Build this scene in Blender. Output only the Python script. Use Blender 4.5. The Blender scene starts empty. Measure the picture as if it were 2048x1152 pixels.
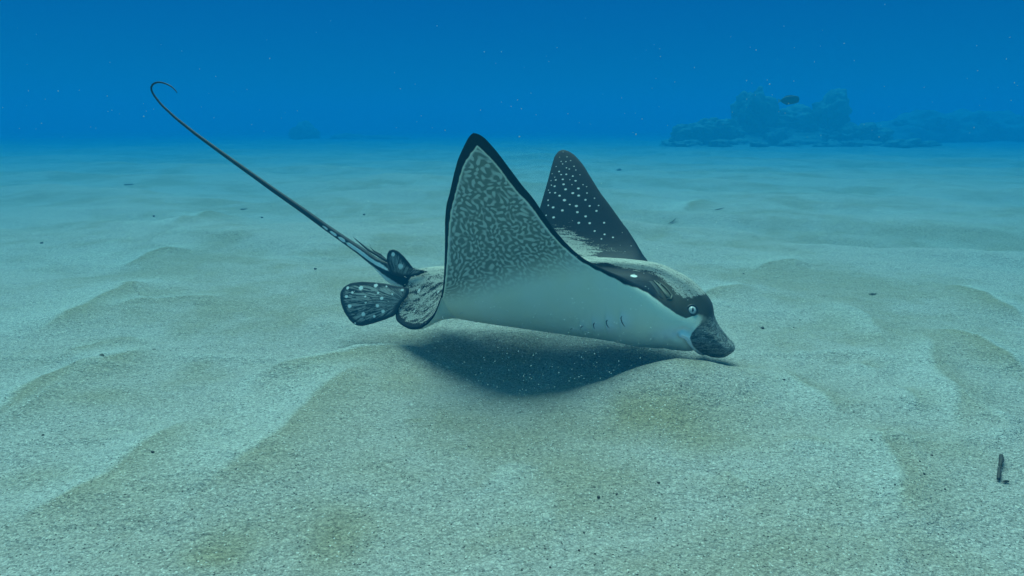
import bpy, math, random
import numpy as np
from mathutils import Vector, Matrix
from mathutils.bvhtree import BVHTree

R = math.radians
SC = bpy.context.scene
COL = SC.collection
rng = np.random.default_rng(7)
random.seed(7)

# ------------------------------------------------------------------ camera
CAM_H, PITCH, FPX = 0.65, 13.7, 1334.0          # metres, degrees below level, focal length in photo pixels
cam_data = bpy.data.cameras.new('camera')
cam = bpy.data.objects.new('camera', cam_data)
COL.objects.link(cam)
cam.location = (0, 0, CAM_H)
cam.rotation_euler = (R(90 - PITCH), 0, 0)
cam_data.sensor_width = 36
cam_data.lens = 36 * FPX / 2048
cam_data.clip_start = 0.02
cam_data.clip_end = 400
SC.camera = cam

# ------------------------------------------------------------------ sky seen through the sea surface
SUN_EL, SUN_ROT = 69, -10
WATER_TINT = (0.0005, 0.050, 0.190, 1)        # light arriving sideways through a long way of sea
SURFACE_TINT = (0.36, 0.88, 0.54, 1)       # light coming down from the surface
SKY_STRENGTH = 0.055
world = bpy.data.worlds.new('World')
SC.world = world
world.use_nodes = True
wn, wl = world.node_tree.nodes, world.node_tree.links
wn.clear()
sky = wn.new('ShaderNodeTexSky')
sky.sky_type = 'NISHITA'
sky.sun_disc = False
sky.sun_elevation = R(SUN_EL)
sky.sun_rotation = R(SUN_ROT)
tint = wn.new('ShaderNodeMix')
tint.data_type = 'RGBA'
tint.blend_type = 'MULTIPLY'
tint.inputs[0].default_value = 1.0
geo = wn.new('ShaderNodeNewGeometry')
sepz = wn.new('ShaderNodeSeparateXYZ')
ramp = wn.new('ShaderNodeMapRange')
ramp.interpolation_type = 'SMOOTHSTEP'
ramp.inputs[1].default_value, ramp.inputs[2].default_value = -0.17, -0.72   # the incoming vector points back at the viewer
hue = wn.new('ShaderNodeMix')
hue.data_type = 'RGBA'
hue.inputs[6].default_value, hue.inputs[7].default_value = WATER_TINT, SURFACE_TINT
bg = wn.new('ShaderNodeBackground')
bg.inputs['Strength'].default_value = SKY_STRENGTH
wo = wn.new('ShaderNodeOutputWorld')
wl.new(geo.outputs['Incoming'], sepz.inputs[0])
wl.new(sepz.outputs[2], ramp.inputs[0])
wl.new(ramp.outputs[0], hue.inputs[0])
wl.new(hue.outputs[2], tint.inputs[7])
wl.new(sky.outputs[0], tint.inputs[6])
wl.new(tint.outputs[2], bg.inputs['Color'])
wl.new(bg.outputs[0], wo.inputs['Surface'])

# ------------------------------------------------------------------ sun, spread wide by the water
sun_data = bpy.data.lights.new('sun', 'SUN')
sun_data.energy = 1.2
sun_data.angle = R(44)
sun_data.color = (0.86, 1.0, 0.82)
sun = bpy.data.objects.new('sun', sun_data)
COL.objects.link(sun)
az = R(SUN_ROT)
sd = Vector((math.sin(az) * math.cos(R(SUN_EL)), math.cos(az) * math.cos(R(SUN_EL)), math.sin(R(SUN_EL))))
sun.rotation_euler = sd.to_track_quat('Z', 'Y').to_euler()
sun.location = sd * 20

# ------------------------------------------------------------------ exposure and render settings
SC.view_settings.view_transform = 'Standard'
SC.view_settings.look = 'None'
SC.view_settings.gamma = 1
SC.view_settings.use_curve_mapping = False
SC.view_settings.exposure = 2.12
SC.render.engine = 'CYCLES'
SC.cycles.use_denoising = True
SC.cycles.volume_bounces = 2
SC.cycles.max_bounces = 8
SC.cycles.diffuse_bounces = 5
SC.cycles.transparent_max_bounces = 8

# ------------------------------------------------------------------ helpers
def tag(o, label=None, cat=None, group=None, kind=None):
    if label: o['label'] = label
    if cat: o['category'] = cat
    if group: o['group'] = group
    if kind: o['kind'] = kind
    return o

def mesh_obj(name, verts, faces, mat=None, parent=None, smooth=True):
    me = bpy.data.meshes.new(name)
    me.from_pydata([tuple(map(float, v)) for v in verts], [], [tuple(int(i) for i in f) for f in faces])
    if smooth:
        me.shade_smooth()
    if mat: me.materials.append(mat)
    o = bpy.data.objects.new(name, me)
    COL.objects.link(o)
    if parent: o.parent = parent
    return o

def empty(name, loc):
    o = bpy.data.objects.new(name, None)
    o.empty_display_size = 0.1
    COL.objects.link(o)
    o.location = loc
    return o

def grid_faces(nr, nc, off=0, flip=False):
    i = np.arange(nr - 1)[:, None] * nc + np.arange(nc - 1)[None, :] + off
    q = np.stack([i, i + 1, i + nc + 1, i + nc], -1).reshape(-1, 4)
    return q[:, ::-1] if flip else q

def fast_mesh(name, V, F, mat=None, parent=None, smooth=True):
    """quads only, straight from numpy arrays"""
    V = np.asarray(V, np.float32); F = np.asarray(F, np.int32)
    me = bpy.data.meshes.new(name)
    me.vertices.add(len(V)); me.vertices.foreach_set('co', V.ravel())
    n = F.shape[1]
    me.loops.add(F.size); me.loops.foreach_set('vertex_index', F.ravel())
    me.polygons.add(len(F))
    me.polygons.foreach_set('loop_start', np.arange(len(F), dtype=np.int32) * n)
    me.polygons.foreach_set('loop_total', np.full(len(F), n, np.int32))
    me.update(calc_edges=True)
    me.validate()
    if smooth: me.shade_smooth()
    if mat: me.materials.append(mat)
    o = bpy.data.objects.new(name, me)
    COL.objects.link(o)
    if parent: o.parent = parent
    return o

def attr(o, name, data):
    a = o.data.attributes.new(name, 'FLOAT', 'POINT')
    a.data.foreach_set('value', np.asarray(data, np.float32).ravel())

CP, SP = math.cos(R(PITCH)), math.sin(R(PITCH))
def at(px, py, Y):
    """the place at distance Y ahead whose bearing is photo pixel (px, py)"""
    a, v = (px - 1024) / FPX, (576 - py) / FPX
    t = Y / (CP + SP * v)
    return np.array([a * t, Y, CAM_H + t * (CP * v - SP)])

def bearing(px, py):
    a, v = (px - 1024) / FPX, (576 - py) / FPX
    d = np.array([a, CP + SP * v, CP * v - SP])
    return d / np.linalg.norm(d)

def ground_at(px, py, z=0.0):
    d = bearing(px, py)
    t = (z - CAM_H) / d[2]
    return np.array([d[0] * t, d[1] * t, z])

def project(P):
    P = np.asarray(P, float)
    z = P[..., 2] - CAM_H
    f = P[..., 1] * CP - z * SP
    up = P[..., 1] * SP + z * CP
    return np.stack([1024 + FPX * P[..., 0] / f, 576 - FPX * up / f], -1)

def smooth01(x):
    x = np.clip(x, 0, 1)
    return x * x * (3 - 2 * x)

class Noise2:
    """value noise, smooth and repeatable"""
    def __init__(s, seed, n=256):
        s.t = np.random.default_rng(seed).uniform(-1, 1, (n, n)); s.n = n
    def __call__(s, x, y):
        xi, yi = np.floor(x).astype(int), np.floor(y).astype(int)
        fx, fy = x - xi, y - yi
        fx = fx * fx * fx * (fx * (fx * 6 - 15) + 10); fy = fy * fy * fy * (fy * (fy * 6 - 15) + 10)
        n, t = s.n, s.t
        a, b = t[xi % n, yi % n], t[(xi + 1) % n, yi % n]
        c, d = t[xi % n, (yi + 1) % n], t[(xi + 1) % n, (yi + 1) % n]
        return (a * (1 - fx) + b * fx) * (1 - fy) + (c * (1 - fx) + d * fx) * fy

def new_mat(name):
    m = bpy.data.materials.new(name)
    m.use_nodes = True
    nt = m.node_tree
    b = nt.nodes['Principled BSDF']
    return m, nt, b

class NT:
    """small node-tree helper"""
    def __init__(s, nt): s.nt = nt
    def node(s, t, **kw):
        n = s.nt.nodes.new(t)
        for k, v in kw.items(): setattr(n, k, v)
        return n
    def set(s, sock, v):
        if hasattr(v, 'links') or isinstance(v, bpy.types.NodeSocket): s.nt.links.new(v, sock)
        else: sock.default_value = v
    def math(s, op, a, b=0.0, c=0.0, clamp=False):
        n = s.node('ShaderNodeMath', operation=op); n.use_clamp = clamp
        for i, v in enumerate((a, b, c)): s.set(n.inputs[i], v)
        return n.outputs[0]
    def mix(s, f, a, b, blend='MIX'):
        n = s.node('ShaderNodeMix', data_type='RGBA', blend_type=blend)
        s.set(n.inputs[0], f); s.set(n.inputs[6], a); s.set(n.inputs[7], b)
        return n.outputs[2]
    def noise(s, vec, scale, detail=2.0, rough=0.5, dist=0.0):
        n = s.node('ShaderNodeTexNoise')
        if vec is not None: s.set(n.inputs['Vector'], vec)
        s.set(n.inputs['Scale'], scale); s.set(n.inputs['Detail'], detail)
        s.set(n.inputs['Roughness'], rough); s.set(n.inputs['Distortion'], dist)
        return n.outputs['Fac']
    def voro(s, vec, scale, feature='F1', out='Distance', rnd=1.0):
        n = s.node('ShaderNodeTexVoronoi', feature=feature)
        if vec is not None: s.set(n.inputs['Vector'], vec)
        s.set(n.inputs['Scale'], scale); s.set(n.inputs['Randomness'], rnd)
        return n.outputs[out]
    def step(s, x, lo, hi):
        n = s.node('ShaderNodeMapRange', interpolation_type='SMOOTHSTEP')
        s.set(n.inputs[0], x); s.set(n.inputs[1], lo); s.set(n.inputs[2], hi)
        return n.outputs[0]
    def map(s, x, a, b, c, d):
        n = s.node('ShaderNodeMapRange')
        for i, v in enumerate((x, a, b, c, d)): s.set(n.inputs[i], v)
        return n.outputs[0]
    def att(s, name):
        return s.node('ShaderNodeAttribute', attribute_name=name).outputs['Fac']
    def bump(s, h, strength, dist, normal=None):
        n = s.node('ShaderNodeBump')
        s.set(n.inputs['Strength'], strength); s.set(n.inputs['Distance'], dist); s.set(n.inputs['Height'], h)
        if normal is not None: s.set(n.inputs['Normal'], normal)
        return n.outputs[0]
    def obj(s): return s.node('ShaderNodeTexCoord').outputs['Object']
    def scale(s, vec, sx, sy, sz):
        n = s.node('ShaderNodeMapping'); s.set(n.inputs['Vector'], vec)
        n.inputs['Scale'].default_value = (sx, sy, sz)
        return n.outputs[0]

# ================================================================== THE SEABED
def seg_dist(x, y, poly):
    """distance to a polyline, the side of it (+ = left of travel) and the place along it 0..1"""
    best = np.full(x.shape, 1e9); side = np.zeros(x.shape); along = np.zeros(x.shape)
    L = [0.0]
    for a, b in zip(poly[:-1], poly[1:]): L.append(L[-1] + math.hypot(b[0] - a[0], b[1] - a[1]))
    for k, (a, b) in enumerate(zip(poly[:-1], poly[1:])):
        dx, dy = b[0] - a[0], b[1] - a[1]
        l2 = dx * dx + dy * dy
        t = np.clip(((x - a[0]) * dx + (y - a[1]) * dy) / l2, 0, 1)
        d = np.hypot(x - a[0] - t * dx, y - a[1] - t * dy)
        m = d < best
        best = np.where(m, d, best)
        side = np.where(m, np.sign(dx * (y - a[1]) - dy * (x - a[0])), side)
        along = np.where(m, (L[k] + t * math.sqrt(l2)) / L[-1], along)
    return best, side, along

def crest_line(pts):
    p = [ground_at(*q)[:2] for q in pts]
    # resample smoothly
    p = np.array(p); t = np.r_[0, np.cumsum(np.linalg.norm(np.diff(p, axis=0), axis=1))]
    n = max(8, len(p) * 4); tt = np.linspace(0, t[-1], n)
    q = np.stack([np.interp(tt, t, p[:, 0]), np.interp(tt, t, p[:, 1])], 1)
    for _ in range(3): q[1:-1] = (q[:-2] + 2 * q[1:-1] + q[2:]) / 4
    return q

# crest lines of the low dunes: (points along the crest, height, width on the left, width on the right)
CRESTS = [
    ([(-60, 1095), (77, 1048), (180, 987), (257, 925), (288, 899), (360, 863), (430, 850)], .022, .05, .16),
    ([(300, 1075), (375, 1017), (437, 961), (488, 935), (545, 899), (591, 853), (658, 791), (719, 755), (790, 722)], .020, .08, .18),
    ([(470, 772), (565, 758), (642, 740), (719, 717), (800, 706), (880, 690)], .034, .035, .15),
    ([(-60, 880), (0, 837), (41, 796), (103, 766), (180, 745), (247, 724), (360, 701)], .026, .05, .15),
    ([(100, 725), (190, 702), (257, 691), (310, 699)], .020, .03, .10),
    ([(60, 690), (140, 640), (231, 601), (262, 578), (330, 590)], .030, .10, .14),
    ([(180, 640), (250, 622), (330, 612), (420, 606), (480, 604)], .018, .05, .12),
    ([(240, 540), (300, 508), (330, 502), (410, 505)], .030, .06, .16),
    ([(340, 470), (390, 440), (430, 428), (480, 420)], .040, .10, .25),
    ([(1700, 850), (1726, 873), (1762, 930), (1793, 997), (1814, 1048), (1850, 1100)], .018, .10, .035),
    ([(1540, 916), (1600, 905), (1660, 908), (1690, 900)], .010, .05, .03),
    ([(1780, 780), (1815, 812), (1850, 842)], .014, .07, .03),
    ([(1840, 665), (1870, 755), (1906, 801), (1925, 900)], .016, .09, .04),
    ([(1545, 750), (1590, 778), (1640, 805), (1700, 860)], .014, .08, .04),
    ([(1700, 733), (1740, 747), (1780, 757)], .012, .08, .03),
    ([(1830, 655), (1935, 680), (1990, 715), (2060, 770)], .030, .05, .14),
    ([(1880, 560), (1960, 590), (2060, 650)], .034, .08, .16),
    ([(1650, 600), (1700, 617), (1740, 640), (1760, 690)], .016, .05, .05),
    ([(1380, 600), (1450, 580), (1520, 575)], .020, .06, .10),
    ([(1500, 540), (1570, 520), (1640, 530)], .022, .10, .12),
    ([(1360, 425), (1400, 400), (1450, 405)], .040, .10, .20),
    ([(940, 1010), (1000, 935), (1090, 950)], .006, .04, .04),
    ([(1100, 985), (1110, 1030), (1090, 1080)], .007, .04, .04),
    ([(1440, 960), (1470, 985), (1510, 1005)], .008, .02, .06),
]
CRESTS = [(crest_line(p), h, wl_, wr_) for p, h, wl_, wr_ in CRESTS]
NA, NB, NC, ND = Noise2(1), Noise2(2), Noise2(3), Noise2(4)

def gauss(x, y, cx, cy, sx, sy, rot=0):
    c, s = math.cos(rot), math.sin(rot)
    dx, dy = x - cx, y - cy
    return np.exp(-((dx * c + dy * s) / sx) ** 2 - ((-dx * s + dy * c) / sy) ** 2)

def ridges(x, y):
    """sharp little crests running every way, where fish and rays have turned the sand over"""
    u = x + .10 * NC(x * 3.1, y * 3.1 + 7); v = y + .10 * ND(x * 3.1 + 5, y * 3.1)
    a = np.clip(1 - np.abs(NB(u * 2.3 + 11, v * 2.0 + 3)) * 2.6, 0, 1) ** 2
    b = np.clip(1 - np.abs(NA(u * 4.7 + 21, v * 4.0 + 13)) * 2.6, 0, 1) ** 2
    patch = smooth01(NC(x * .8 + 17, y * .8 + 2) * 1.2 + .45 + .5 * smooth01((x - .2) / .8))
    return (.75 * a + .45 * b) * patch

def sand_z(x, y):
    x = np.asarray(x, float); y = np.asarray(y, float)
    r = np.hypot(x, y)
    z = 0.020 * NA(x * 0.9 + 3.1, y * 0.9 + 1.7)
    # oblique low dunes, fading in past the animal
    w = x * 0.45 + y * 0.9
    far = smooth01((r - 2.2) / 2.5)
    z += far * 0.055 * NB(w * 1.5 + 5, (x * 0.9 - y * 0.45) * 0.55 + 9)
    z += far * 0.030 * NC(w * 3.6, (x * 0.9 - y * 0.45) * 1.6 + 4)
    z += 0.004 * NC(x * 7 + 30, y * 7 + 11) + 0.0022 * ND(x * 22 + 3, y * 22) + .0012 * NA(x * 41, y * 41)
    z += 0.013 * ridges(x, y)
    for poly, h, wl_, wr_ in CRESTS:
        lo, hi = poly.min(0) - 0.9, poly.max(0) + 0.9
        m = (x > lo[0]) & (x < hi[0]) & (y > lo[1]) & (y < hi[1])
        if not m.any(): continue
        xm = x[m] + 0.012 * NC(x[m] * 9, y[m] * 9)
        ym = y[m] + 0.012 * ND(x[m] * 9, y[m] * 9)
        d, s, t = seg_dist(xm, ym, poly)
        wd = np.where(s > 0, wl_, wr_)
        fade = smooth01(np.minimum(t, 1 - t) / 0.3) * 0.9 + 0.1 * (np.minimum(t, 1 - t) > 0)
        z[m] += h * np.exp(-np.abs(d / wd) ** 1.5) * fade
    # the hollow fanned out under the animal and the little heap before its snout
    z -= 0.065 * gauss(x, y, -0.04, 1.76, .36, .20, -.25)
    hy = 1.575 + .10 * (x - .38)
    z += 0.080 * np.exp(-((x - .40) / .19) ** 2 - ((y - hy) / np.where(y > hy, .075, .17)) ** 2) * (1 + .12 * NC(x * 6, y * 6))
    return z

def axis_steps(lo, hi, fine_lo, fine_hi, step, grow):
    mid = list(np.arange(fine_lo, fine_hi + step / 2, step))
    a, s = [], step
    v = fine_hi
    while v < hi:
        s *= grow; v += s; a.append(min(v, hi))
    b, s, v = [], step, fine_lo
    while v > lo:
        s *= grow; v -= s; b.append(max(v, lo))
    return np.array(b[::-1] + mid + a)

gx = axis_steps(-75, 75, -1.9, 1.9, .0105, 1.045)
gy = axis_steps(-30, 110, 0.55, 3.3, .0105, 1.035)
GX, GY = np.meshgrid(gx, gy)
GZ = sand_z(GX.ravel(), GY.ravel())
SAND_V = np.stack([GX.ravel(), GY.ravel(), GZ], 1)

m_sand, nt, bs = new_mat('sand')
n = NT(nt)
pos = n.obj()
big = n.noise(pos, 1.1, 3, .55, .4)                      # broad staining by fine brown algae
mid = n.noise(pos, 5.0, 3, .6)
stain_relief = n.step(n.math('ADD', n.math('MULTIPLY', big, .7), n.math('MULTIPLY', mid, .3)), .44, .62)
stain_relief = n.math('MAXIMUM', n.math('MULTIPLY', stain_relief, .55), n.att('stain_relief'))
base = n.mix(stain_relief, (.312, .302, .282, 1), (.215, .19, .122, 1))
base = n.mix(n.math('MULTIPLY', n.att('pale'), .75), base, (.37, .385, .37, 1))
grain = n.voro(pos, 400, out='Color')                    # single grains
sep = n.node('ShaderNodeSeparateColor'); nt.links.new(grain, sep.inputs[0])
gval = n.map(sep.outputs[0], 0, 1, .74, 1.26)
clump = n.noise(pos, 170, 2, .7)
gval = n.math('MULTIPLY', gval, n.map(clump, .3, .7, .78, 1.22))
flake = n.noise(n.scale(pos, 105, 125, 110), 1.0, 2, .65)
gval = n.math('MULTIPLY', gval, n.map(flake, .3, .7, .80, 1.20))
col = n.mix(1.0, base, gval, 'MULTIPLY')
pale = n.math('GREATER_THAN', sep.outputs[1], .985)       # bits of shell
col = n.mix(pale, col, (.50, .50, .46, 1))
dark = n.math('GREATER_THAN', sep.outputs[2], .985)       # dark mineral grains
col = n.mix(dark, col, (.06, .055, .05, 1))
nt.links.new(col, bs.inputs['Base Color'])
bs.inputs['Roughness'].default_value = .9
bs.inputs['Specular IOR Level'].default_value = .15
h = n.math('ADD', n.math('MULTIPLY', n.noise(pos, 160, 2, .6), 1.0), n.math('MULTIPLY', n.noise(pos, 34, 3, .55), 1.6))
nt.links.new(n.bump(h, .9, .008), bs.inputs['Normal'])

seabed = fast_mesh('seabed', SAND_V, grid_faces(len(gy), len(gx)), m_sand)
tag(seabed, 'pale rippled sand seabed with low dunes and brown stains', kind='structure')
sx_, sy_ = GX.ravel(), GY.ravel()
st = np.zeros(len(sx_))
for px, py, wx, wy, a in [(1290, 855, .26, .12, .95), (1300, 770, .26, .09, .8), (1430, 760, .2, .09, .8), (1420, 890, .16, .08, .7), (560, 1080, .22, .10, .8),
                          (430, 1120, .2, .06, .8), (250, 610, .26, .16, .7), (400, 640, .2, .1, .5), (860, 870, .06, .012, .6), (835, 858, .03, .012, .7), (270, 590, .12, .1, .7),
                          (620, 1040, .12, .06, .6), (200, 800, .2, .06, .55), (330, 870, .15, .05, .5), (100, 960, .12, .05, .5), (1900, 680, .2, .1, .6), (1830, 900, .16, .1, .45), (1660, 1000, .14, .08, .4),
                          (780, 620, .25, .12, .4), (1450, 1090, .12, .06, .5), (760, 960, .16, .06, .4)]:
    c = ground_at(px, py)
    st = np.maximum(st, a * gauss(sx_, sy_, c[0], c[1], wx, wy) * (0.65 + 0.5 * NC(sx_ * 11, sy_ * 11)))
pale = np.zeros(len(sx_))
for k, (poly, h, wl_, wr_) in enumerate(CRESTS):        # pale and brown flanks: sorted sand, plus crest relief shading painted into the colour
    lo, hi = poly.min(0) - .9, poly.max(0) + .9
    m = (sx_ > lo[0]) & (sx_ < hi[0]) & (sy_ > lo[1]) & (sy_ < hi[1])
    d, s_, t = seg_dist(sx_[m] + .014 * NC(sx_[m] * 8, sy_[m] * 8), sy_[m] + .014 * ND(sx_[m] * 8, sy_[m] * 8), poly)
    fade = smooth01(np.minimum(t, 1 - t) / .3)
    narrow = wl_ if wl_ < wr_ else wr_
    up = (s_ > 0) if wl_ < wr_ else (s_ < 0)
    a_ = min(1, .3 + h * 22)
    st[m] = np.maximum(st[m], a_ * .8 * fade * np.where(up, 1.25 * np.exp(-(d / .006) ** 2), np.exp(-np.abs(d / (max(wl_, wr_) * .9)) ** 1.5)))  # the thin dark line is scarp shade painted along the crest
    pale[m] = np.maximum(pale[m], a_ * fade * np.where(up, np.exp(-(d / (narrow * 2.2)) ** 2), np.exp(-(d / .006) ** 2)))  # the thin pale line is a painted crest highlight
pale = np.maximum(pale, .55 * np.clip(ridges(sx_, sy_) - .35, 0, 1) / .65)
attr(seabed, 'stain_relief', np.clip(st, 0, 1))
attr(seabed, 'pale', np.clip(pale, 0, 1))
SAND_BVH = None

def sand_point(px, py):
    """where the line of sight through a photo pixel meets the sand"""
    d = bearing(px, py); z = 0.0
    for _ in range(25):
        t = (z - CAM_H) / d[2]
        z = 0.5 * z + 0.5 * float(sand_z(np.array([d[0] * t]), np.array([d[1] * t]))[0])
    return np.array([d[0] * t, d[1] * t, z])

# ------------------------------------------------------------------ the sea itself: one even body of water
HAZE_D = 0.182
m_water = bpy.data.materials.new('sea_water')
m_water.use_nodes = True
wt = m_water.node_tree
for nd in list(wt.nodes):
    if nd.type != 'OUTPUT_MATERIAL': wt.nodes.remove(nd)
pv = wt.nodes.new('ShaderNodeVolumePrincipled')
pv.inputs['Density'].default_value = HAZE_D
pv.inputs['Color'].default_value = (.002, .11, .215, 1)
pv.inputs['Absorption Color'].default_value = (.0, .38, .74, 1)
wt.links.new(pv.outputs[0], wt.nodes['Material Output'].inputs['Volume'])
X0, X1, Y0, Y1, Z0, Z1 = -80, 80, -35, 115, -1.3, 2.7
hv = [(x, y, z) for z in (Z0, Z1) for y in (Y0, Y1) for x in (X0, X1)]
hf = [(0, 2, 3, 1), (4, 5, 7, 6), (0, 1, 5, 4), (2, 6, 7, 3), (0, 4, 6, 2), (1, 3, 7, 5)]
haze = mesh_obj('haze', hv, hf, m_water, smooth=False)
tag(haze, 'clear blue sea water fading the far sand away', kind='stuff')

# ================================================================== THE RAY: pose
YAW = R(18)
HD = np.array([math.cos(YAW), -math.sin(YAW), 0.0])      # heading
LV = np.array([math.sin(YAW), math.cos(YAW), 0.0])       # to its left, away from the camera
BASE = np.array([-0.298, 2.0, 0.0])                      # under the root of the tail

def curve(tab):
    """smooth monotone interpolation through a table"""
    t = np.array(tab, float); x, y = t[:, 0], t[:, 1]
    m = np.diff(y) / np.diff(x)
    d = np.r_[m[0], np.where(m[:-1] * m[1:] > 0, 2 * m[:-1] * m[1:] / np.where(m[:-1] + m[1:] == 0, 1, m[:-1] + m[1:]), 0), m[-1]]
    def f(q):
        q = np.clip(np.asarray(q, float), x[0], x[-1])
        i = np.clip(np.searchsorted(x, q) - 1, 0, len(x) - 2)
        h = x[i + 1] - x[i]; s = (q - x[i]) / h
        return ((1 + 2 * s) * (1 - s) ** 2 * y[i] + s * (1 - s) ** 2 * h * d[i] + s * s * (3 - 2 * s) * y[i + 1] + s * s * (s - 1) * h * d[i + 1])
    return f

SPINE_Z = curve([(-.10, .168), (0, .163), (.1, .160), (.25, .164), (.45, .170), (.6, .170), (.70, .166), (.77, .155), (.82, .138), (.865, .112), (.90, .088), (.93, .070), (.945, .062), (.96, .053)])
def spine(u):
    u = np.asarray(u, float)
    return BASE + u[..., None] * HD + SPINE_Z(u)[..., None] * np.array([0, 0, 1.0])
def spine_n(u):
    s = (SPINE_Z(np.asarray(u) + .004) - SPINE_Z(np.asarray(u) - .004)) / .008
    k = 1 / np.sqrt(1 + s * s)
    return (-s * k)[..., None] * HD + k[..., None] * np.array([0, 0, 1.0])

# how far the wings are raised at each distance from the middle: angle in degrees
TH_NEAR = [(0, 0), (.03, 4), (.08, 24), (.13, 43), (.20, 58), (.30, 64), (.45, 64), (.60, 60), (.8, 54)]
TH_FAR = [(0, 0), (.03, 4), (.08, 20), (.13, 38), (.20, 52), (.30, 57), (.45, 56), (.60, 52), (.8, 48)]
VV = np.linspace(0, .8, 801)
def bend_table(tab):
    th = np.radians(curve(tab)(VV)); dv = VV[1]
    y = np.r_[0, np.cumsum((np.cos(th)[1:] + np.cos(th)[:-1]) / 2) * dv]
    w = np.r_[0, np.cumsum((np.sin(th)[1:] + np.sin(th)[:-1]) / 2) * dv]
    return th, y, w
BEND = {-1: bend_table(TH_NEAR), 1: bend_table(TH_FAR)}
LIFT = curve([(-.1, .0), (.05, .0), (.12, .15), (.19, .55), (.28, .88), (.38, 1), (1, 1)])
LIFT_FAR = curve([(-.1, -.3), (0, -.25), (.10, .1), (.2, .6), (.30, .9), (.40, 1), (1, 1)])

def skin(u, v, d, side):
    """flat disc coordinates (u along, v>=0 out, d thickness) -> the posed animal; side -1 near wing, +1 far wing"""
    th, y, w = BEND[side]
    u = np.asarray(u, float); v = np.asarray(v, float); d = np.asarray(d, float)
    t = np.interp(v, VV, th); yy = np.interp(v, VV, y); ww = np.interp(v, VV, w)
    # rear corners droop instead of rising, close to the body only
    L = (LIFT if side < 0 else LIFT_FAR)(u)
    k = 1 - (1 - L) * (1 - smooth01((v - .20) / .22))
    t = t * k; ww = ww * k
    N = spine_n(u)
    return spine(u) + (side * (yy - d * np.sin(t)))[..., None] * LV + (ww + d * np.cos(t))[..., None] * N

def solve_uv(px, py, side, u0, v0):
    """the place (u, v) on the mid-surface of a wing that is seen at a photo pixel"""
    g = np.array([u0, v0], float)
    tgt = np.array([px, py], float)
    for _ in range(60):
        f = project(skin(g[0], g[1], 0.0, side)) - tgt
        if np.abs(f).max() < .05: break
        e = 1e-4
        J = np.stack([(project(skin(g[0] + e, g[1], 0., side)) - tgt - f) / e, (project(skin(g[0], g[1] + e, 0., side)) - tgt - f) / e], 1)
        st_ = np.linalg.lstsq(J, -f, rcond=None)[0]
        st_ *= min(1, .03 / (np.abs(st_).max() + 1e-9))
        g = g + st_; g[1] = min(max(g[1], .005), .79)
    return g, np.abs(f).max()

NEAR_PX = [(1312, 600), (1284, 578), (1245, 556), (1228, 548), (1210, 540), (1188, 529), (1168, 518), (1148, 502), (1128, 482), (1107, 457), (1088, 429), (1069, 400), (1046, 373), (1020, 338), (993, 302), (970, 276), (956, 267), (946, 265), (939, 272), (934, 280),
           (925, 298), (915, 321), (908, 347), (901, 378), (893, 408), (890, 440), (890, 484), (889, 526), (887, 562), (882, 592)]
FAR_PX = [(1335, 572), (1310, 541), (1287, 511), (1270, 482), (1253, 456), (1235, 432), (1218, 408), (1201, 386), (1188, 365), (1175, 344), (1162, 324), (1149, 310), (1137, 302), (1126, 299), (1117, 302), (1109, 313), (1104, 330), (1100, 347),
          (1095, 367), (1091, 386), (1087, 404), (1083, 421), (1078, 445), (1071, 475), (1062, 505)]

# ------------------------------------------------------------------ outline of the disc, both sides, and the grid of stations
HALF_W = [(.755, .134), (.775, .116), (.80, .100), (.83, .087), (.86, .082), (.89, .073), (.91, .062), (.925, .050), (.937, .033), (.943, .016), (.945, .0006)]
def resample(P, n):
    P = np.asarray(P, float)
    t = np.r_[0, np.cumsum(np.linalg.norm(np.diff(P[:, :2], axis=0), axis=1))]
    q = np.linspace(0, t[-1], n)
    return np.stack([np.interp(q, t, P[:, c]) for c in range(P.shape[1])], 1)

def relax(P, n):
    P = P.copy()
    for _ in range(n): P[1:-1] = P[1:-1] * .5 + (P[:-2] + P[2:]) * .25
    return P

SEG = (120, 250, 200, 80)
REAR_NEAR = [((874, 617), 1.800, .143, .178), ((860, 640), 1.815, .118, .155), ((840, 655), 1.830, .085, .138), ((817, 656), 1.845, .048, .122), ((802, 648), 1.862, .022, .110), ((790, 638), 1.885, .004, .096)]

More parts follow.
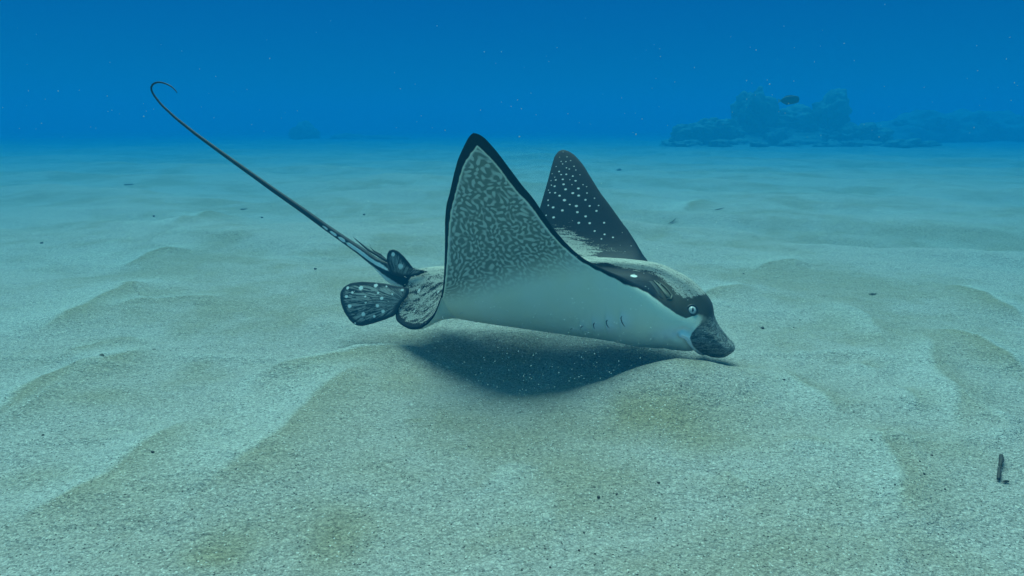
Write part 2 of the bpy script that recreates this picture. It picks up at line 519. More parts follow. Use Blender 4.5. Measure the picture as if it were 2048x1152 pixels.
def outline(side):
    pts, g = [], (.72, .13)
    for p in (NEAR_PX if side < 0 else FAR_PX):
        g, e = solve_uv(*p, side, *g)
        pts.append((g[0], g[1]))
    pts = np.array(pts)
    tip = int(np.argmax(pts[:, 1]))
    head = np.array(sorted(HALF_W, reverse=True))
    if side < 0:
        target = [skin(np.array(q[0]), np.array(q[1]), np.array(0.), side) for q in pts[-1:]]
        rear = np.array([pts[-1]] + [(q[2], q[3]) for q in REAR_NEAR] + [(-.020, .062), (-.030, .030), (-.034, .0006)])
        tgt = [skin(rear[0, 0], rear[0, 1], np.array(0.), side)] + [at(*q[0], q[1]) for q in REAR_NEAR]
        delta = [t - skin(r[0], r[1], np.array(0.), side) for t, r in zip(tgt, rear)]
        delta += [delta[-1] * .45, delta[-1] * .15, delta[-1] * 0]
    else:
        rear = np.array([pts[-1], (.270, .190), (.210, .170), (.165, .160), (.12, .150), (.085, .138), (.048, .122), (.022, .110), (.004, .096), (-.020, .062), (-.030, .030), (-.034, .0006)])
        delta = [np.array([0, 0, -.045]) * w for w in (0, .1, .3, .5, .8, 1, 1, 1, .9, .5, .2, 0)]
    rear = np.concatenate([rear, np.array(delta)], 1)
    a = resample(np.r_[head[::1], pts[:1]], SEG[0] + 1)
    b = resample(pts[:tip + 1], SEG[1] + 1)
    c = resample(pts[tip:], SEG[2] + 1)
    d = resample(rear, SEG[3] + 1)
    uv = np.r_[a[:, :2], b[1:], c[1:], d[1:, :2]]
    dl = np.zeros((len(uv), 3)); dl[-SEG[3] - 1:] = d[:, 2:]
    k = SEG[0] + SEG[1]
    keep = uv[k].copy()
    uv = relax(uv, 10); uv[k] = .6 * keep + .4 * uv[k]
    return uv, relax(dl, 10)

OUT = {s_: outline(s_) for s_ in (-1, 1)}
NS = sum(SEG) + 1
MID = np.interp(np.arange(NS), np.cumsum((0,) + SEG), [.945, .70, .36, .16, -.034])
MID[:SEG[0] + 1] = np.linspace(0, 1, SEG[0] + 1) ** 3 * (.715 - OUT[-1][0][SEG[0], 0]) + .5 * (OUT[-1][0][:SEG[0] + 1, 0] + OUT[1][0][:SEG[0] + 1, 0])
MID[SEG[0]:] = np.interp(np.arange(SEG[0], NS), np.cumsum((0,) + SEG)[1:], [MID[SEG[0]], .36, .16, -.034])
MID = relax(MID, 30)

DORS = curve([(-.04, .012), (0, .045), (.1, .066), (.25, .083), (.45, .100), (.6, .110), (.70, .110), (.77, .106), (.80, .096), (.84, .071), (.865, .042), (.895, .019), (.915, .0125), (.935, .012), (.945, .002)])
VENT = curve([(-.04, .012), (0, .042), (.1, .060), (.25, .074), (.45, .088), (.6, .094), (.70, .100), (.77, .103), (.80, .100), (.84, .090), (.865, .072), (.90, .050), (.93, .034), (.945, .002)])
BODY_W = curve([(-.04, .05), (0, .07), (.1, .10), (.25, .13), (.45, .15), (.60, .155), (.68, .175), (.74, .21), (.84, .36), (1, .6)])

def thickness(u, v, j, L, top):
    q = v / BODY_W(u)
    body = (DORS(u) if top else VENT(u)) * np.exp(-np.abs(q) ** 2.1 * (1.0 if top else .85))
    wing = (.0105 * np.clip(1 - v / .68, 0, 1) + .0022) * smooth01((.80 - u) / .1)
    p = 2 + 10 * smooth01((L - .12) / .45)
    return (body + wing) * np.sqrt(np.clip(1 - np.clip(j, 0, 1) ** p, 0, 1))

NJ = 200
tj = np.linspace(0, 1, NJ)
JJ = .55 * tj + .45 * np.sin(tj * math.pi / 2)
def surface(side, top):
    uvO, dl = OUT[side]
    J = JJ[None, :] * np.ones((NS, 1))
    U = MID[:, None] * (1 - J) + uvO[:, :1] * J
    V = uvO[:, 1:2] * J
    L = np.hypot(uvO[:, 0] - MID, uvO[:, 1])[:, None] * np.ones_like(J)
    D = thickness(U, V, J, L, top) * (1 if top else -1)
    P = skin(U, V, D, side)
    P = P + dl[:, None, :] * smooth01((J - .1) / .9)[..., None]
    # distance to the outline, along the plan
    return P, U, V, J, L

parts_ = []
for side, top in ((-1, True), (-1, False), (1, False), (1, True)):
    P, U, V, J, L = surface(side, top)
    c = (1 - J) * (1 if top else -1)
    blk = np.concatenate([P, U[..., None], (V * side)[..., None], J[..., None], L[..., None], c[..., None]], -1)
    if (side, top) in ((-1, False), (1, True)): blk = blk[:, ::-1]       # run back towards the middle
    parts_.append(blk[:, :-1])
RING = np.concatenate(parts_, 1)                 # each block drops its last column: it is the first of the next
NR = RING.shape[1]
BV = RING.reshape(-1, RING.shape[-1])
ii = np.arange(NS - 1)[:, None] * NR; jj = np.arange(NR)[None, :]; j2 = (jj + 1) % NR
BF = np.stack([ii + jj, ii + NR + jj, ii + NR + j2, ii + j2], -1).reshape(-1, 4)
XYZ, bu, bv, bj, bL, bc = BV[:, :3], BV[:, 3], BV[:, 4], BV[:, 5], BV[:, 6], BV[:, 7]
sta = np.repeat(np.arange(NS), NR)

# true distance to the outline on the flat plan
edge = np.empty(len(BV))
for side in (-1, 1):
    m = bv < 0 if side < 0 else bv >= 0
    O = OUT[side][0]
    a, b = O[:-1], O[1:]; ab = b - a; l2 = (ab ** 2).sum(1)
    pu, pv = bu[m], np.abs(bv[m])
    e_ = np.full(m.sum(), 9.0)
    for k in range(len(a)):
        t = np.clip(((pu - a[k, 0]) * ab[k, 0] + (pv - a[k, 1]) * ab[k, 1]) / l2[k], 0, 1)
        np.minimum(e_, (pu - a[k, 0] - t * ab[k, 0]) ** 2 + (pv - a[k, 1] - t * ab[k, 1]) ** 2, out=e_)
    edge[m] = np.sqrt(e_)

BVH = BVHTree.FromPolygons([Vector(p) for p in XYZ], [tuple(f) for f in BF.tolist()])
EYE0 = Vector((0, 0, CAM_H))
def hit(px, py):
    loc, nrm, idx, dist = BVH.ray_cast(EYE0, Vector(bearing(px, py)))
    if loc is None:
        loc, nrm, idx, dist = BVH.find_nearest(Vector(at(px, py, 1.75)))
    if nrm.dot(Vector(bearing(px, py))) > 0: nrm = -nrm
    return np.array(loc), np.array(nrm), idx

def side_view(P):
    q = np.asarray(P) - BASE
    return np.stack([q @ HD, q[..., 2]], -1)

def poly_sd(P, Q):
    """signed distance to a closed polygon in the side view, + inside"""
    Q = np.asarray(Q); x, y = P[:, 0], P[:, 1]
    d = np.full(len(P), 9.0); ins = np.zeros(len(P), bool)
    for a, b in zip(Q, np.roll(Q, -1, 0)):
        ab = b - a; l2 = (ab ** 2).sum() + 1e-12
        t = np.clip(((x - a[0]) * ab[0] + (y - a[1]) * ab[1]) / l2, 0, 1)
        d = np.minimum(d, (x - a[0] - t * ab[0]) ** 2 + (y - a[1] - t * ab[1]) ** 2)
        cr = (a[1] > y) != (b[1] > y)
        if abs(b[1] - a[1]) > 1e-12:
            ins ^= cr & (x < (b[0] - a[0]) * (y - a[1]) / (b[1] - a[1]) + a[0])
    return np.sqrt(d) * np.where(ins, 1, -1)
def sv_hits(pxs):
    return np.array([side_view(hit(*p)[0]) for p in pxs])

# ------------------------------------------------------------------ colouring of the skin, fixed to the animal
AV = np.abs(bv)
SVP = side_view(XYZ)
top_ = bc > 0
headness = smooth01((sta * -1.0 + SEG[0] + 6) / 12.0)            # 1 on the head stations
# dark crown of the head against the white cheek and throat
low = sv_hits([(1246, 560), (1272, 574), (1295, 586), (1312, 598), (1328, 611), (1343, 621), (1354, 629), (1372, 637), (1383, 633), (1395, 628), (1404, 632), (1409, 638), (1402, 646), (1393, 655), (1384, 666), (1380, 676), (1387, 692), (1406, 706)])
crown = np.concatenate([[[.40, low[0, 1] + .05]], low, [[.885, .018], [1.1, .0], [1.1, .5], [.40, .5]]])
sd_head = poly_sd(SVP, crown)
headu = smooth01((bu - .655) / .05)
cheek = sv_hits([(1407, 640)])[0]
sd_head = sd_head / (1 + 5 * np.exp(-((SVP - cheek) ** 2).sum(1) / .017 ** 2))
margin = .0055 + .0115 * smooth01((AV - .20) / .30) + .011 * smooth01((AV - .52) / .10)
wav = .0005 * np.sin(bu * 260 + AV * 120)
dark_wing = np.where(top_, .02, margin - edge + wav)
dark = dark_wing * (1 - headu) + sd_head * headu
# labyrinth of pale worms on the underside of the wings
r2 = np.random.default_rng(11)
def labyrinth(x, y, lam, nwave=46, jit=.16):
    f = np.zeros(len(x))
    for k in range(nwave):
        a = math.pi * (k + r2.uniform()) / nwave * 2
        q = 2 * math.pi / (lam * (1 + r2.uniform(-jit, jit)))
        f += np.cos(q * (x * math.cos(a) + y * math.sin(a)) + r2.uniform(0, 6.283))
    return f / math.sqrt(nwave / 2)
sc_ = curve([(0, 1.25), (.18, 1.25), (.30, 1.12), (.45, .95), (.66, .80)])
vint = np.interp(AV, VV, np.r_[0, np.cumsum(sc_(VV)[1:] * VV[1])])
wx_ = .0035 * labyrinth(bu, AV, .06, 12); wy_ = .0035 * labyrinth(bu + 3, AV, .06, 12)
worm = labyrinth((bu - .33) * sc_(AV) * (1 - .28 * smooth01((.32 - AV) / .12)) + wx_, vint + wy_, .0150, 46, .34)
def uv_hits(pxs):
    r_ = []
    for p in pxs:
        loc, nrm, idx = hit(*p); vi = BF[idx]; q = vi[np.argmin(((XYZ[vi] - loc) ** 2).sum(1))]
        r_.append((bu[q], abs(bv[q])))
    r_ = np.array(sorted(r_)); return r_[:, 0], r_[:, 1]
lu, lv = uv_hits([(1176, 548), (1120, 556), (1060, 574), (1000, 592), (950, 602), (905, 606)])
lim = np.interp(bu, lu, lv)
wormw = smooth01((AV - lim + .015) / .11) * (~top_) * (1 - headness)
wormw *= smooth01((edge - margin - .001) / .006)
paleline = np.exp(-((edge - margin - .0045) / .0028) ** 2) * smooth01((AV - .24) / .1) * (~top_) * (1 - headness) * (.55 + .45 * np.sin(AV * 70 + bu * 40))
# white spots of the back: those seen on the far wing, the rest scattered the same way
SPOT_PX = [(397, 112, 5), (366, 160, 5), (435, 157, 6), (378, 198, 7), (390, 221, 7), (422, 201, 7), (464, 191, 6), (336, 243, 7), (498, 243, 7), (426, 258, 8), (454, 270, 8), (514, 278, 7), (358, 290, 10), (380, 318, 10), (429, 314, 10), (488, 331, 10), (551, 321, 6), (297, 310, 7), (318, 342, 7),
           (332, 370, 10), (392, 365, 11), (460, 366, 6), (512, 374, 11), (289, 374, 7), (290, 414, 8), (402, 405, 13), (320, 427, 11), (479, 412, 7), (581, 411, 7), (615, 432, 7), (417, 456, 14), (539, 445, 13), (263, 461, 7), (276, 485, 10), (322, 486, 12), (487, 492, 14), (362, 514, 13), (539, 515, 14), (618, 490, 9),
           (411, 556, 17), (603, 551, 12), (686, 536, 7), (258, 552, 10), (456, 595, 9), (521, 606, 15), (643, 607, 12), (725, 604, 8), (260, 601, 10), (304, 618, 15), (392, 646, 14), (529, 662, 14), (706, 653, 13), (604, 705, 13), (310, 712, 14), (540, 765, 14), (640, 765, 13), (773, 764, 12), (687, 840, 11), (780, 870, 11), (858, 899, 10), (750, 910, 9), (240, 695, 10)]
spots = []
for sx, sy, sr in SPOT_PX:
    loc, nrm, idx = hit(1040 + sx / 4.608, 280 + sy / 4.608)
    vi = BF[idx]; q = vi[np.argmin(((XYZ[vi] - loc) ** 2).sum(1))]
    if top_[q] and bv[q] > 0:
        spots.append((bu[q], bv[q], sr * .5 / 4.608 * 2.15 / FPX * 1.4))
far_n = len(spots)
for (u0, v0, r0) in [q_ for q_ in spots if q_[1] > .3]:                                  # near wing: the same kind of spotting
    spots.append((u0 + r2.uniform(-.012, .012), -v0 + r2.uniform(-.012, .012), r0 * r2.uniform(.85, 1.15)))
for sx, sy, sr in [(1267, 552, 5), (838, 581, 2.4), (877, 583, 2.2), (828, 622, 1.6)]:
    loc, nrm, idx = hit(sx, sy); vi = BF[idx]; q = vi[np.argmin(((XYZ[vi] - loc) ** 2).sum(1))]
    if top_[q]: spots.append((bu[q], bv[q], sr * 1.9 / FPX))
spotd = np.full(len(BV), 9.0)
for (u0, v0, r0) in spots:
    m = (np.abs(bu - u0) < .05) & (np.abs(bv - v0) < .05) & top_
    spotd[m] = np.minimum(spotd[m], np.hypot((bu[m] - u0) * .85, bv[m] - v0) / r0)
# sand lying on the back
dline = sv_hits([(1215, 531), (1245, 541), (1268, 545), (1290, 546), (1310, 555), (1326, 566), (1340, 577), (1350, 592), (1364, 601), (1380, 601), (1392, 597), (1405, 594), (1414, 592)])
dust_poly = np.concatenate([[[.40, dline[0, 1]]], dline, [[dline[-1, 0] + .01, dline[-1, 1] + .02], [dline[-1, 0] + .03, .5], [.40, .5]]])
sd_dust = poly_sd(SVP, dust_poly)
du, dvv = uv_hits([(1096, 440), (1130, 437), (1160, 452), (1190, 473), (1230, 482), (1262, 500)])
dlim = np.interp(bu, du, dvv)
dlim = np.where(bu < .22, np.minimum(dlim, .16 + .5 * np.clip(bu, 0, 1)), dlim)
dust_wing = smooth01((dlim + .035 - AV) / .11) * smooth01((edge - .010) / .024)
rear_ = smooth01((.20 - bu) / .06) * smooth01((AV - .02) / .04) * (bv < 0)
dust_wing = dust_wing * (1 - rear_) + rear_ * .84 * smooth01((edge - .003) / .010)
dust_head = smooth01((sd_dust + .006) / .016)
w_ = smooth01((bu - .50) / .10)
dust = np.where(top_, dust_wing * (1 - w_) + np.minimum(dust_head, np.maximum(dust_wing, headness)) * w_, 0)
dust = np.where(headness > .5, dust_head * (SVP[:, 1] > .12), dust)
# brownish bare skin round the spiracle, wrinkled bill, blue-white throat
lobe_low = sv_hits([(1380, 676), (1387, 692), (1406, 706)])
bill = poly_sd(SVP, np.concatenate([sv_hits([(1420, 640), (1404, 652), (1394, 658), (1384, 667), (1380, 676), (1387, 692), (1406, 706)]), [[.885, .018], [1.1, 0], [1.1, .14], [.90, .15]]]))
bill = np.where(bill > -.012, smooth01((bill + .012 * smooth01((SVP[:, 1] - .10) / .03) + .0015) / (.003 + .02 * smooth01((SVP[:, 1] - .10) / .03))), 0) * headness
brown = headness * (1 - .45 * smooth01((bu - .80) / .05))
# the bill stands proud of the throat, with a white rolled lip behind it
nrm_c = XYZ - spine(bu)
nl = np.linalg.norm(nrm_c, axis=1, keepdims=True)
nrm_c = nrm_c / np.maximum(nl, 1e-6)
lipd = np.full(len(BV), 9.0)
lip = sv_hits([(1364, 671), (1374, 675), (1384, 690), (1402, 706), (1414, 711)])
for a, b in zip(lip[:-1], lip[1:]):
    ab = b - a; t = np.clip(((SVP - a) @ ab) / (ab @ ab), 0, 1)
    lipd = np.minimum(lipd, np.linalg.norm(SVP - a - t[:, None] * ab, axis=1))
lipm = headness * (nl[:, 0] > .02)
XYZ = XYZ + nrm_c * (lipm * ((.006 * np.exp(-((lipd - .003) / .005) ** 2) - .007 * np.exp(-((lipd - .014) / .008) ** 2)) * (1 - bill) + .0035 * bill * smooth01(lipd / .007) * smooth01((.135 - SVP[:, 1]) / .04) * smooth01((.935 - bu) / .03)))[:, None]

gpale = np.zeros(len(BV))
gd = np.zeros(len(BV))
for gx_, gy_, gs in [(1242, 642, 1.0), (1213.5, 648, 1.0), (1187.5, 651.5, .9), (1163, 654, .75), (1143, 658, .5)]:
    loc, nrm_, idx = hit(gx_, gy_); vi = BF[idx]; q = vi[np.argmin(((XYZ[vi] - loc) ** 2).sum(1))]
    du_ = bu - bu[q]; dv_ = np.abs(bv) - abs(bv[q])
    g_ = np.where(du_ > 0, np.exp(-(du_ / .026) ** 2), np.exp(-(du_ / .0045) ** 2)) * np.exp(-(dv_ / (.020 * gs)) ** 2) * (~top_)
    gd = np.maximum(gd, g_ * gs); gpale = np.maximum(gpale, g_ * gs)
XYZ = XYZ + nrm_c * (.0048 * gd)[:, None]
throat = sv_hits([(1352, 668)])[0]
gpale = np.maximum(gpale, np.exp(-(((SVP - throat) / [.055, .020]) ** 2).sum(1)) * headness)

m_skin, nt, bs = new_mat('ray_skin')
n = NT(nt)
uvn = n.node('ShaderNodeUVMap', uv_map='flat').outputs[0]
pos = n.obj()
fine = n.noise(pos, 900, 2, .6); med = n.noise(uvn, 60, 3, .6); broad = n.noise(uvn, 9, 3, .5)
a_dark, a_dust, a_worm, a_wormw = n.att('dark'), n.att('dust'), n.att('worm'), n.att('wormw')
# underside
belly = n.mix(n.step(broad, .35, .7), (.93, .92, .72, 1), (.95, .95, .79, 1))
wfield = n.math('ADD', a_worm, n.math('MULTIPLY', n.math('SUBTRACT', med, .5), .9))
wormc = n.mix(n.step(wfield, -.45, 1.25), (.165, .190, .150, 1), (.60, .64, .56, 1))
under = n.mix(n.math('MULTIPLY', a_wormw, .92), belly, wormc)
under = n.mix(n.math('MULTIPLY', n.math('MULTIPLY', n.att('pale'), n.step(broad, .35, .6)), .6), under, (.62, .64, .64, 1))
under = n.mix(n.math('MULTIPLY', n.att('gpale'), .85), under, (.93, .96, .97, 1))
under = n.mix(n.math('MULTIPLY', n.att('cheek'), n.map(med, .3, .7, .55, .95)), under, (.20, .21, .20, 1))
# upper side
slate = n.mix(broad, (.007, .010, .015, 1), (.015, .019, .025, 1))
slate = n.mix(n.att('brown'), slate, (.068, .062, .048, 1))
slate = n.mix(n.math('MULTIPLY', n.step(n.noise(pos, 420, 2, .6), .58, .74), .14), slate, (.20, .21, .21, 1))
spot = n.step(n.math('ADD', n.att('spot'), n.math('MULTIPLY', n.math('SUBTRACT', med, .5), .5)), 1.25, .75)
upper = n.mix(spot, slate, (.72, .73, .70, 1))
wr = n.noise(n.scale(n.node('ShaderNodeTexCoord').outputs['Object'], 45, 45, 240), 1.0, 3, .55, 1.2)
spk = n.noise(pos, 520, 2, .8)
billc = n.mix(n.step(n.math('ADD', n.math('MULTIPLY', spk, .6), n.math('MULTIPLY', n.noise(pos, 90, 3, .6), .4)), .42, .60), (.045, .050, .050, 1), (.27, .28, .255, 1))
billc = n.mix(n.math('MULTIPLY', n.step(wr, .53, .60), .65), billc, (.30, .31, .29, 1))
billc = n.mix(n.math('MULTIPLY', n.step(wr, .47, .40), .75), billc, (.030, .034, .036, 1))
upper = n.mix(n.math('MULTIPLY', n.att('bill'), .92), upper, billc)
# sand on the back: thick on the middle, thinning to streaks that run along the wing
streak = n.noise(n.scale(uvn, 26, 120, 1), 1.0, 4, .65, .5)
tiny = n.noise(pos, 330, 2, .75)
dn = n.math('ADD', n.math('MULTIPLY', streak, .55), n.math('MULTIPLY', tiny, .45))
thr = n.map(a_dust, 0, 1, .78, .41)
dmask = n.math('MULTIPLY', n.step(n.math('SUBTRACT', dn, thr), -.02, .06), n.step(a_dust, .0, .12))
sandc = n.mix(n.voro(pos, 420, out='Color'), (.30, .29, .25, 1), (.56, .54, .48, 1))
upper = n.mix(dmask, upper, sandc)
dk = n.step(n.math('ADD', a_dark, n.math('MULTIPLY', n.math('SUBTRACT', med, .5), .003)), -.0015, .0015)
col = n.mix(dk, under, upper)
col = n.mix(n.math('MULTIPLY', n.att('lip'), .95), col, (.97, .98, .98, 1))
nt.links.new(col, bs.inputs['Base Color'])
nt.links.new(n.map(dmask, 0, 1, .52, .9), bs.inputs['Roughness'])
bs.inputs['Specular IOR Level'].default_value = .12
bs.inputs['Subsurface Weight'].default_value = 0.0
hb = n.math('ADD', n.math('MULTIPLY', n.math('MULTIPLY', dmask, tiny), 2.0), n.math('MULTIPLY', n.math('MULTIPLY', n.att('bill'), wr), 3.0))
hb = n.math('ADD', hb, n.math('MULTIPLY', med, .5))
nt.links.new(n.bump(hb, .6, .0016), bs.inputs['Normal'])

ray = empty('spotted_eagle_ray', tuple(BASE + .4 * HD))
tag(ray, 'spotted eagle ray with both wings raised and its snout close to the sand', 'ray')
ray_inv = Matrix.Translation(-Vector(tuple(BASE + .4 * HD)))
OFF = BASE + .4 * HD
body = fast_mesh('body', XYZ - OFF, BF, m_skin, ray)
for nm, d_ in (('dark', dark), ('dust', dust), ('worm', worm), ('wormw', wormw), ('pale', paleline), ('spot', spotd), ('brown', brown), ('bill', bill), ('gpale', gpale), ('cheek', np.exp(-(((SVP - cheek - [.004, .004]) / [.022, .026]) ** 2).sum(1)) * headness), ('lip', np.exp(-((lipd - .003) / .0065) ** 2) * lipm * (1 - bill))):
    attr(body, nm, d_)
uvl = body.data.uv_layers.new(name='flat')
li = np.empty(len(body.data.loops), np.int32); body.data.loops.foreach_get('vertex_index', li)
uvl.data.foreach_set('uv', np.stack([bu[li], bv[li]], 1).astype(np.float32).ravel())
BVH = BVHTree.FromPolygons([Vector(p) for p in XYZ], [tuple(f) for f in BF.tolist()])

# ------------------------------------------------------------------ tail
HEADV = HD
def tail_Y(px): return 1.985 + (830 - px) * .00058
TAIL_PX = [(872, 585, 30), (850, 580, 28), (832, 571, 24), (815, 564, 23), (798, 556, 22), (782, 547, 19.5), (766, 535, 15), (749, 524, 10.8), (721, 502, 8.6), (689, 480, 7.4), (653, 455, 6.6), (609, 423, 5.9), (550, 382, 5.2), (494, 342, 4.5), (438, 302, 3.8), (390, 267, 3.2),
           (350, 235, 2.6), (322, 209, 2.2), (306, 188, 2.0), (301, 177, 1.9), (304, 169, 1.8), (311, 165, 1.7), (320, 164, 1.6), (334, 168, 1.4), (346, 175, 1.2), (354, 185, .8)]
TP = np.array([at(x, y, tail_Y(x)) for x, y, r in TAIL_PX]); TR = np.array([r * tail_Y(x) / FPX for x, y, r in TAIL_PX])
tl = np.r_[0, np.cumsum(np.linalg.norm(np.diff(TP, axis=0), axis=1))]
NT_ = 420
tq = np.linspace(0, tl[-1], NT_)
TC = np.stack([np.interp(tq, tl, TP[:, k]) for k in range(3)], 1)
for _ in range(14): TC[1:-1] = .5 * TC[1:-1] + .25 * (TC[:-2] + TC[2:])
TRR = relax(np.interp(tq, tl, TR)[:, None].repeat(2, 1), 8)[:, 0]
T = np.gradient(TC, axis=0); T /= np.linalg.norm(T, axis=1, keepdims=True)
SIDE = np.cross(T, [0, 0, 1.0]); SIDE /= np.linalg.norm(SIDE, axis=1, keepdims=True)      # horizontal, sign fixed below
SIDE *= np.where((SIDE @ LV) < 0, 1, -1)[:, None]                                          # towards the near side
for k in range(1, NT_):
    if SIDE[k] @ SIDE[k - 1] < 0: SIDE[k] *= -1
UPV = np.cross(SIDE, T); UPV *= np.where(UPV[:, 2:] < 0, -1, 1) if True else 1
for k in range(1, NT_):
    if UPV[k] @ UPV[k - 1] < 0: UPV[k] *= -1
NA_ = 28
ang = np.linspace(0, 2 * math.pi, NA_, endpoint=False)
flat = .62 + .3 * smooth01(tq / .35)
RV = TC[:, None] + TRR[:, None, None] * (np.cos(ang)[None, :, None] * SIDE[:, None] * flat[:, None, None] + np.sin(ang)[None, :, None] * UPV[:, None])
tv = RV.reshape(-1, 3)
i0 = np.arange(NT_ - 1)[:, None] * NA_; j0 = np.arange(NA_)[None]; j1 = (j0 + 1) % NA_
tf = np.stack([i0 + j0, i0 + j1, i0 + NA_ + j1, i0 + NA_ + j0], -1).reshape(-1, 4)
hgt = np.sin(ang)[None, :] * np.ones((NT_, 1))                    # -1 underneath .. +1 on top
near_ = np.ones((NT_, NA_))
ss = tq[:, None] * np.ones((1, NA_))
px_of = np.interp(tq, tl, [p[0] for p in TAIL_PX])[:, None] * np.ones((1, NA_))
belly_line = np.interp(px_of, [560, 690, 735, 760, 790, 820, 880], [-1.3, -1.15, -.75, -.42, -.22, -.30, -.5])
bel = belly_line - hgt                                            # + on the white underside
mid_line = np.interp(px_of, [640, 700, 740, 780], [.10, .10, .22, .50])
wid = np.interp(px_of, [640, 655, 690, 720, 760, 776, 784], [.0, .30, .42, .40, .26, .12, 0])
dash = np.where(px_of < 700, .55 * np.sin((px_of - 640) * 2 * math.pi / 17), 0)
stripe = wid - np.abs(hgt - mid_line) - np.clip(dash, 0, 1) * .6
stripe = np.where(wid > 0.01, stripe, -1)
pale_t = np.maximum(bel, stripe)
m_tail, nt, bs = new_mat('tail_skin')
n = NT(nt); pos = n.obj()
med = n.noise(pos, 90, 3, .6)
mk = n.step(n.math('ADD', n.att('pale'), n.math('MULTIPLY', n.math('SUBTRACT', med, .5), .22)), -.08, .08)
slate = n.mix(n.noise(pos, 260, 2, .6), (.010, .012, .016, 1), (.030, .033, .038, 1))
nt.links.new(n.mix(mk, slate, (.86, .88, .84, 1)), bs.inputs['Base Color'])
bs.inputs['Roughness'].default_value = .5; bs.inputs['Specular IOR Level'].default_value = .2
nt.links.new(n.bump(med, .4, .002), bs.inputs['Normal'])
tail = fast_mesh('tail', tv - OFF, tf, m_tail, ray)
attr(tail, 'pale', pale_t)

# ------------------------------------------------------------------ fins: lens-shaped plates grown from their outline
def fin(name, outline_px, depth, centre_px, thick, mat, parent, spots_px=(), n_ring=26, n_out=150, margin_m=.008, streak_from=None):
    P = np.array([at(x, y, depth(x, y)) for x, y in outline_px + outline_px[:1]])
    t = np.r_[0, np.cumsum(np.linalg.norm(np.diff(P, axis=0), axis=1))]
    q = np.linspace(0, t[-1], n_out + 1)[:-1]
    O = np.stack([np.interp(q, t, P[:, k]) for k in range(3)], 1)
    for _ in range(3): O = .5 * O + .25 * (np.roll(O, 1, 0) + np.roll(O, -1, 0))
    C = at(*centre_px, depth(*centre_px))
    e1 = O[0] - C; e2 = O[n_out // 3] - C
    nn = np.cross(e1, e2); nn /= np.linalg.norm(nn)
    if nn @ (C - np.array([0, 0, CAM_H])) > 0: nn = -nn
    V = []; ed = []; ring = []
    rr = np.linspace(0, 1, n_ring) ** .8
    for s_ in (1, -1):
        for r_ in (rr[1:] if s_ > 0 else rr[1:-1][::-1]):
            X = C + (O - C) * r_
            V.append(X + s_ * nn * thick * math.sqrt(max(0, 1 - r_ ** 3)) * (.35 + .65 * (1 - r_)))
            ed.append((1 - r_) * np.linalg.norm(O - C, axis=1))
    V = np.array(V); nr = len(V)
    vv = np.concatenate([V.reshape(-1, 3), [C + nn * thick], [C - nn * thick]])
    ed = np.concatenate([np.array(ed).ravel(), [.1], [.1]])
    F = []
    for i in range(nr - 1):
        for j in range(n_out):
            a, b = i * n_out + j, i * n_out + (j + 1) % n_out
            F.append((a, b, b + n_out, a + n_out))
    c0, c1 = len(vv) - 2, len(vv) - 1
    for j in range(n_out):
        F.append((c0, (j + 1) % n_out, j)); F.append((c1, (nr - 1) * n_out + j, (nr - 1) * n_out + (j + 1) % n_out))
    sd = np.full(len(vv), 9.0)
    for sx, sy, sr in spots_px:
        c = at(sx, sy, depth(sx, sy)); dd = vv - c; dd = dd - (dd @ nn)[:, None] * nn; sd = np.minimum(sd, np.linalg.norm(dd, axis=1) / (sr * 2.0 / FPX))
    o = mesh_obj(name, vv - OFF, F, mat, parent)
    attr(o, 'edge', ed); attr(o, 'spot', sd)
    r0 = at(*streak_from, depth(*streak_from)) if streak_from else C
    d = vv - r0; ex = HD; ez = np.cross(nn, HD)
    attr(o, 'fan', np.arctan2(d @ ez, -(d @ ex))); attr(o, 'reach', np.linalg.norm(d, axis=1))
    return o

m_fin, nt, bs = new_mat('fin_skin')
n = NT(nt); pos = n.obj()
med = n.noise(pos, 130, 3, .6)
slate = n.mix(n.noise(pos, 40, 3, .6), (.012, .015, .020, 1), (.032, .036, .042, 1))
cmb = n.node('ShaderNodeCombineXYZ')
nt.links.new(n.math('MULTIPLY', n.att('fan'), 16.0), cmb.inputs[0]); nt.links.new(n.math('MULTIPLY', n.att('reach'), 14.0), cmb.inputs[1])
rays_ = n.noise(cmb.outputs[0], 1.6, 4, .7, .5)
inner = n.step(n.math('ADD', n.att('edge'), n.math('MULTIPLY', n.math('SUBTRACT', med, .5), .01)), .007, .020)
c1 = n.mix(n.math('MULTIPLY', n.math('MULTIPLY', n.step(rays_, .44, .56), inner), .48), slate, (.62, .64, .58, 1))
sp = n.step(n.math('ADD', n.att('spot'), n.math('MULTIPLY', n.math('SUBTRACT', med, .5), .8)), 1.35, .75)
nt.links.new(n.mix(sp, c1, (.78, .80, .76, 1)), bs.inputs['Base Color'])
bs.inputs['Roughness'].default_value = .55; bs.inputs['Specular IOR Level'].default_value = .2
nt.links.new(n.bump(n.math('ADD', rays_, med), .5, .002), bs.inputs['Normal'])

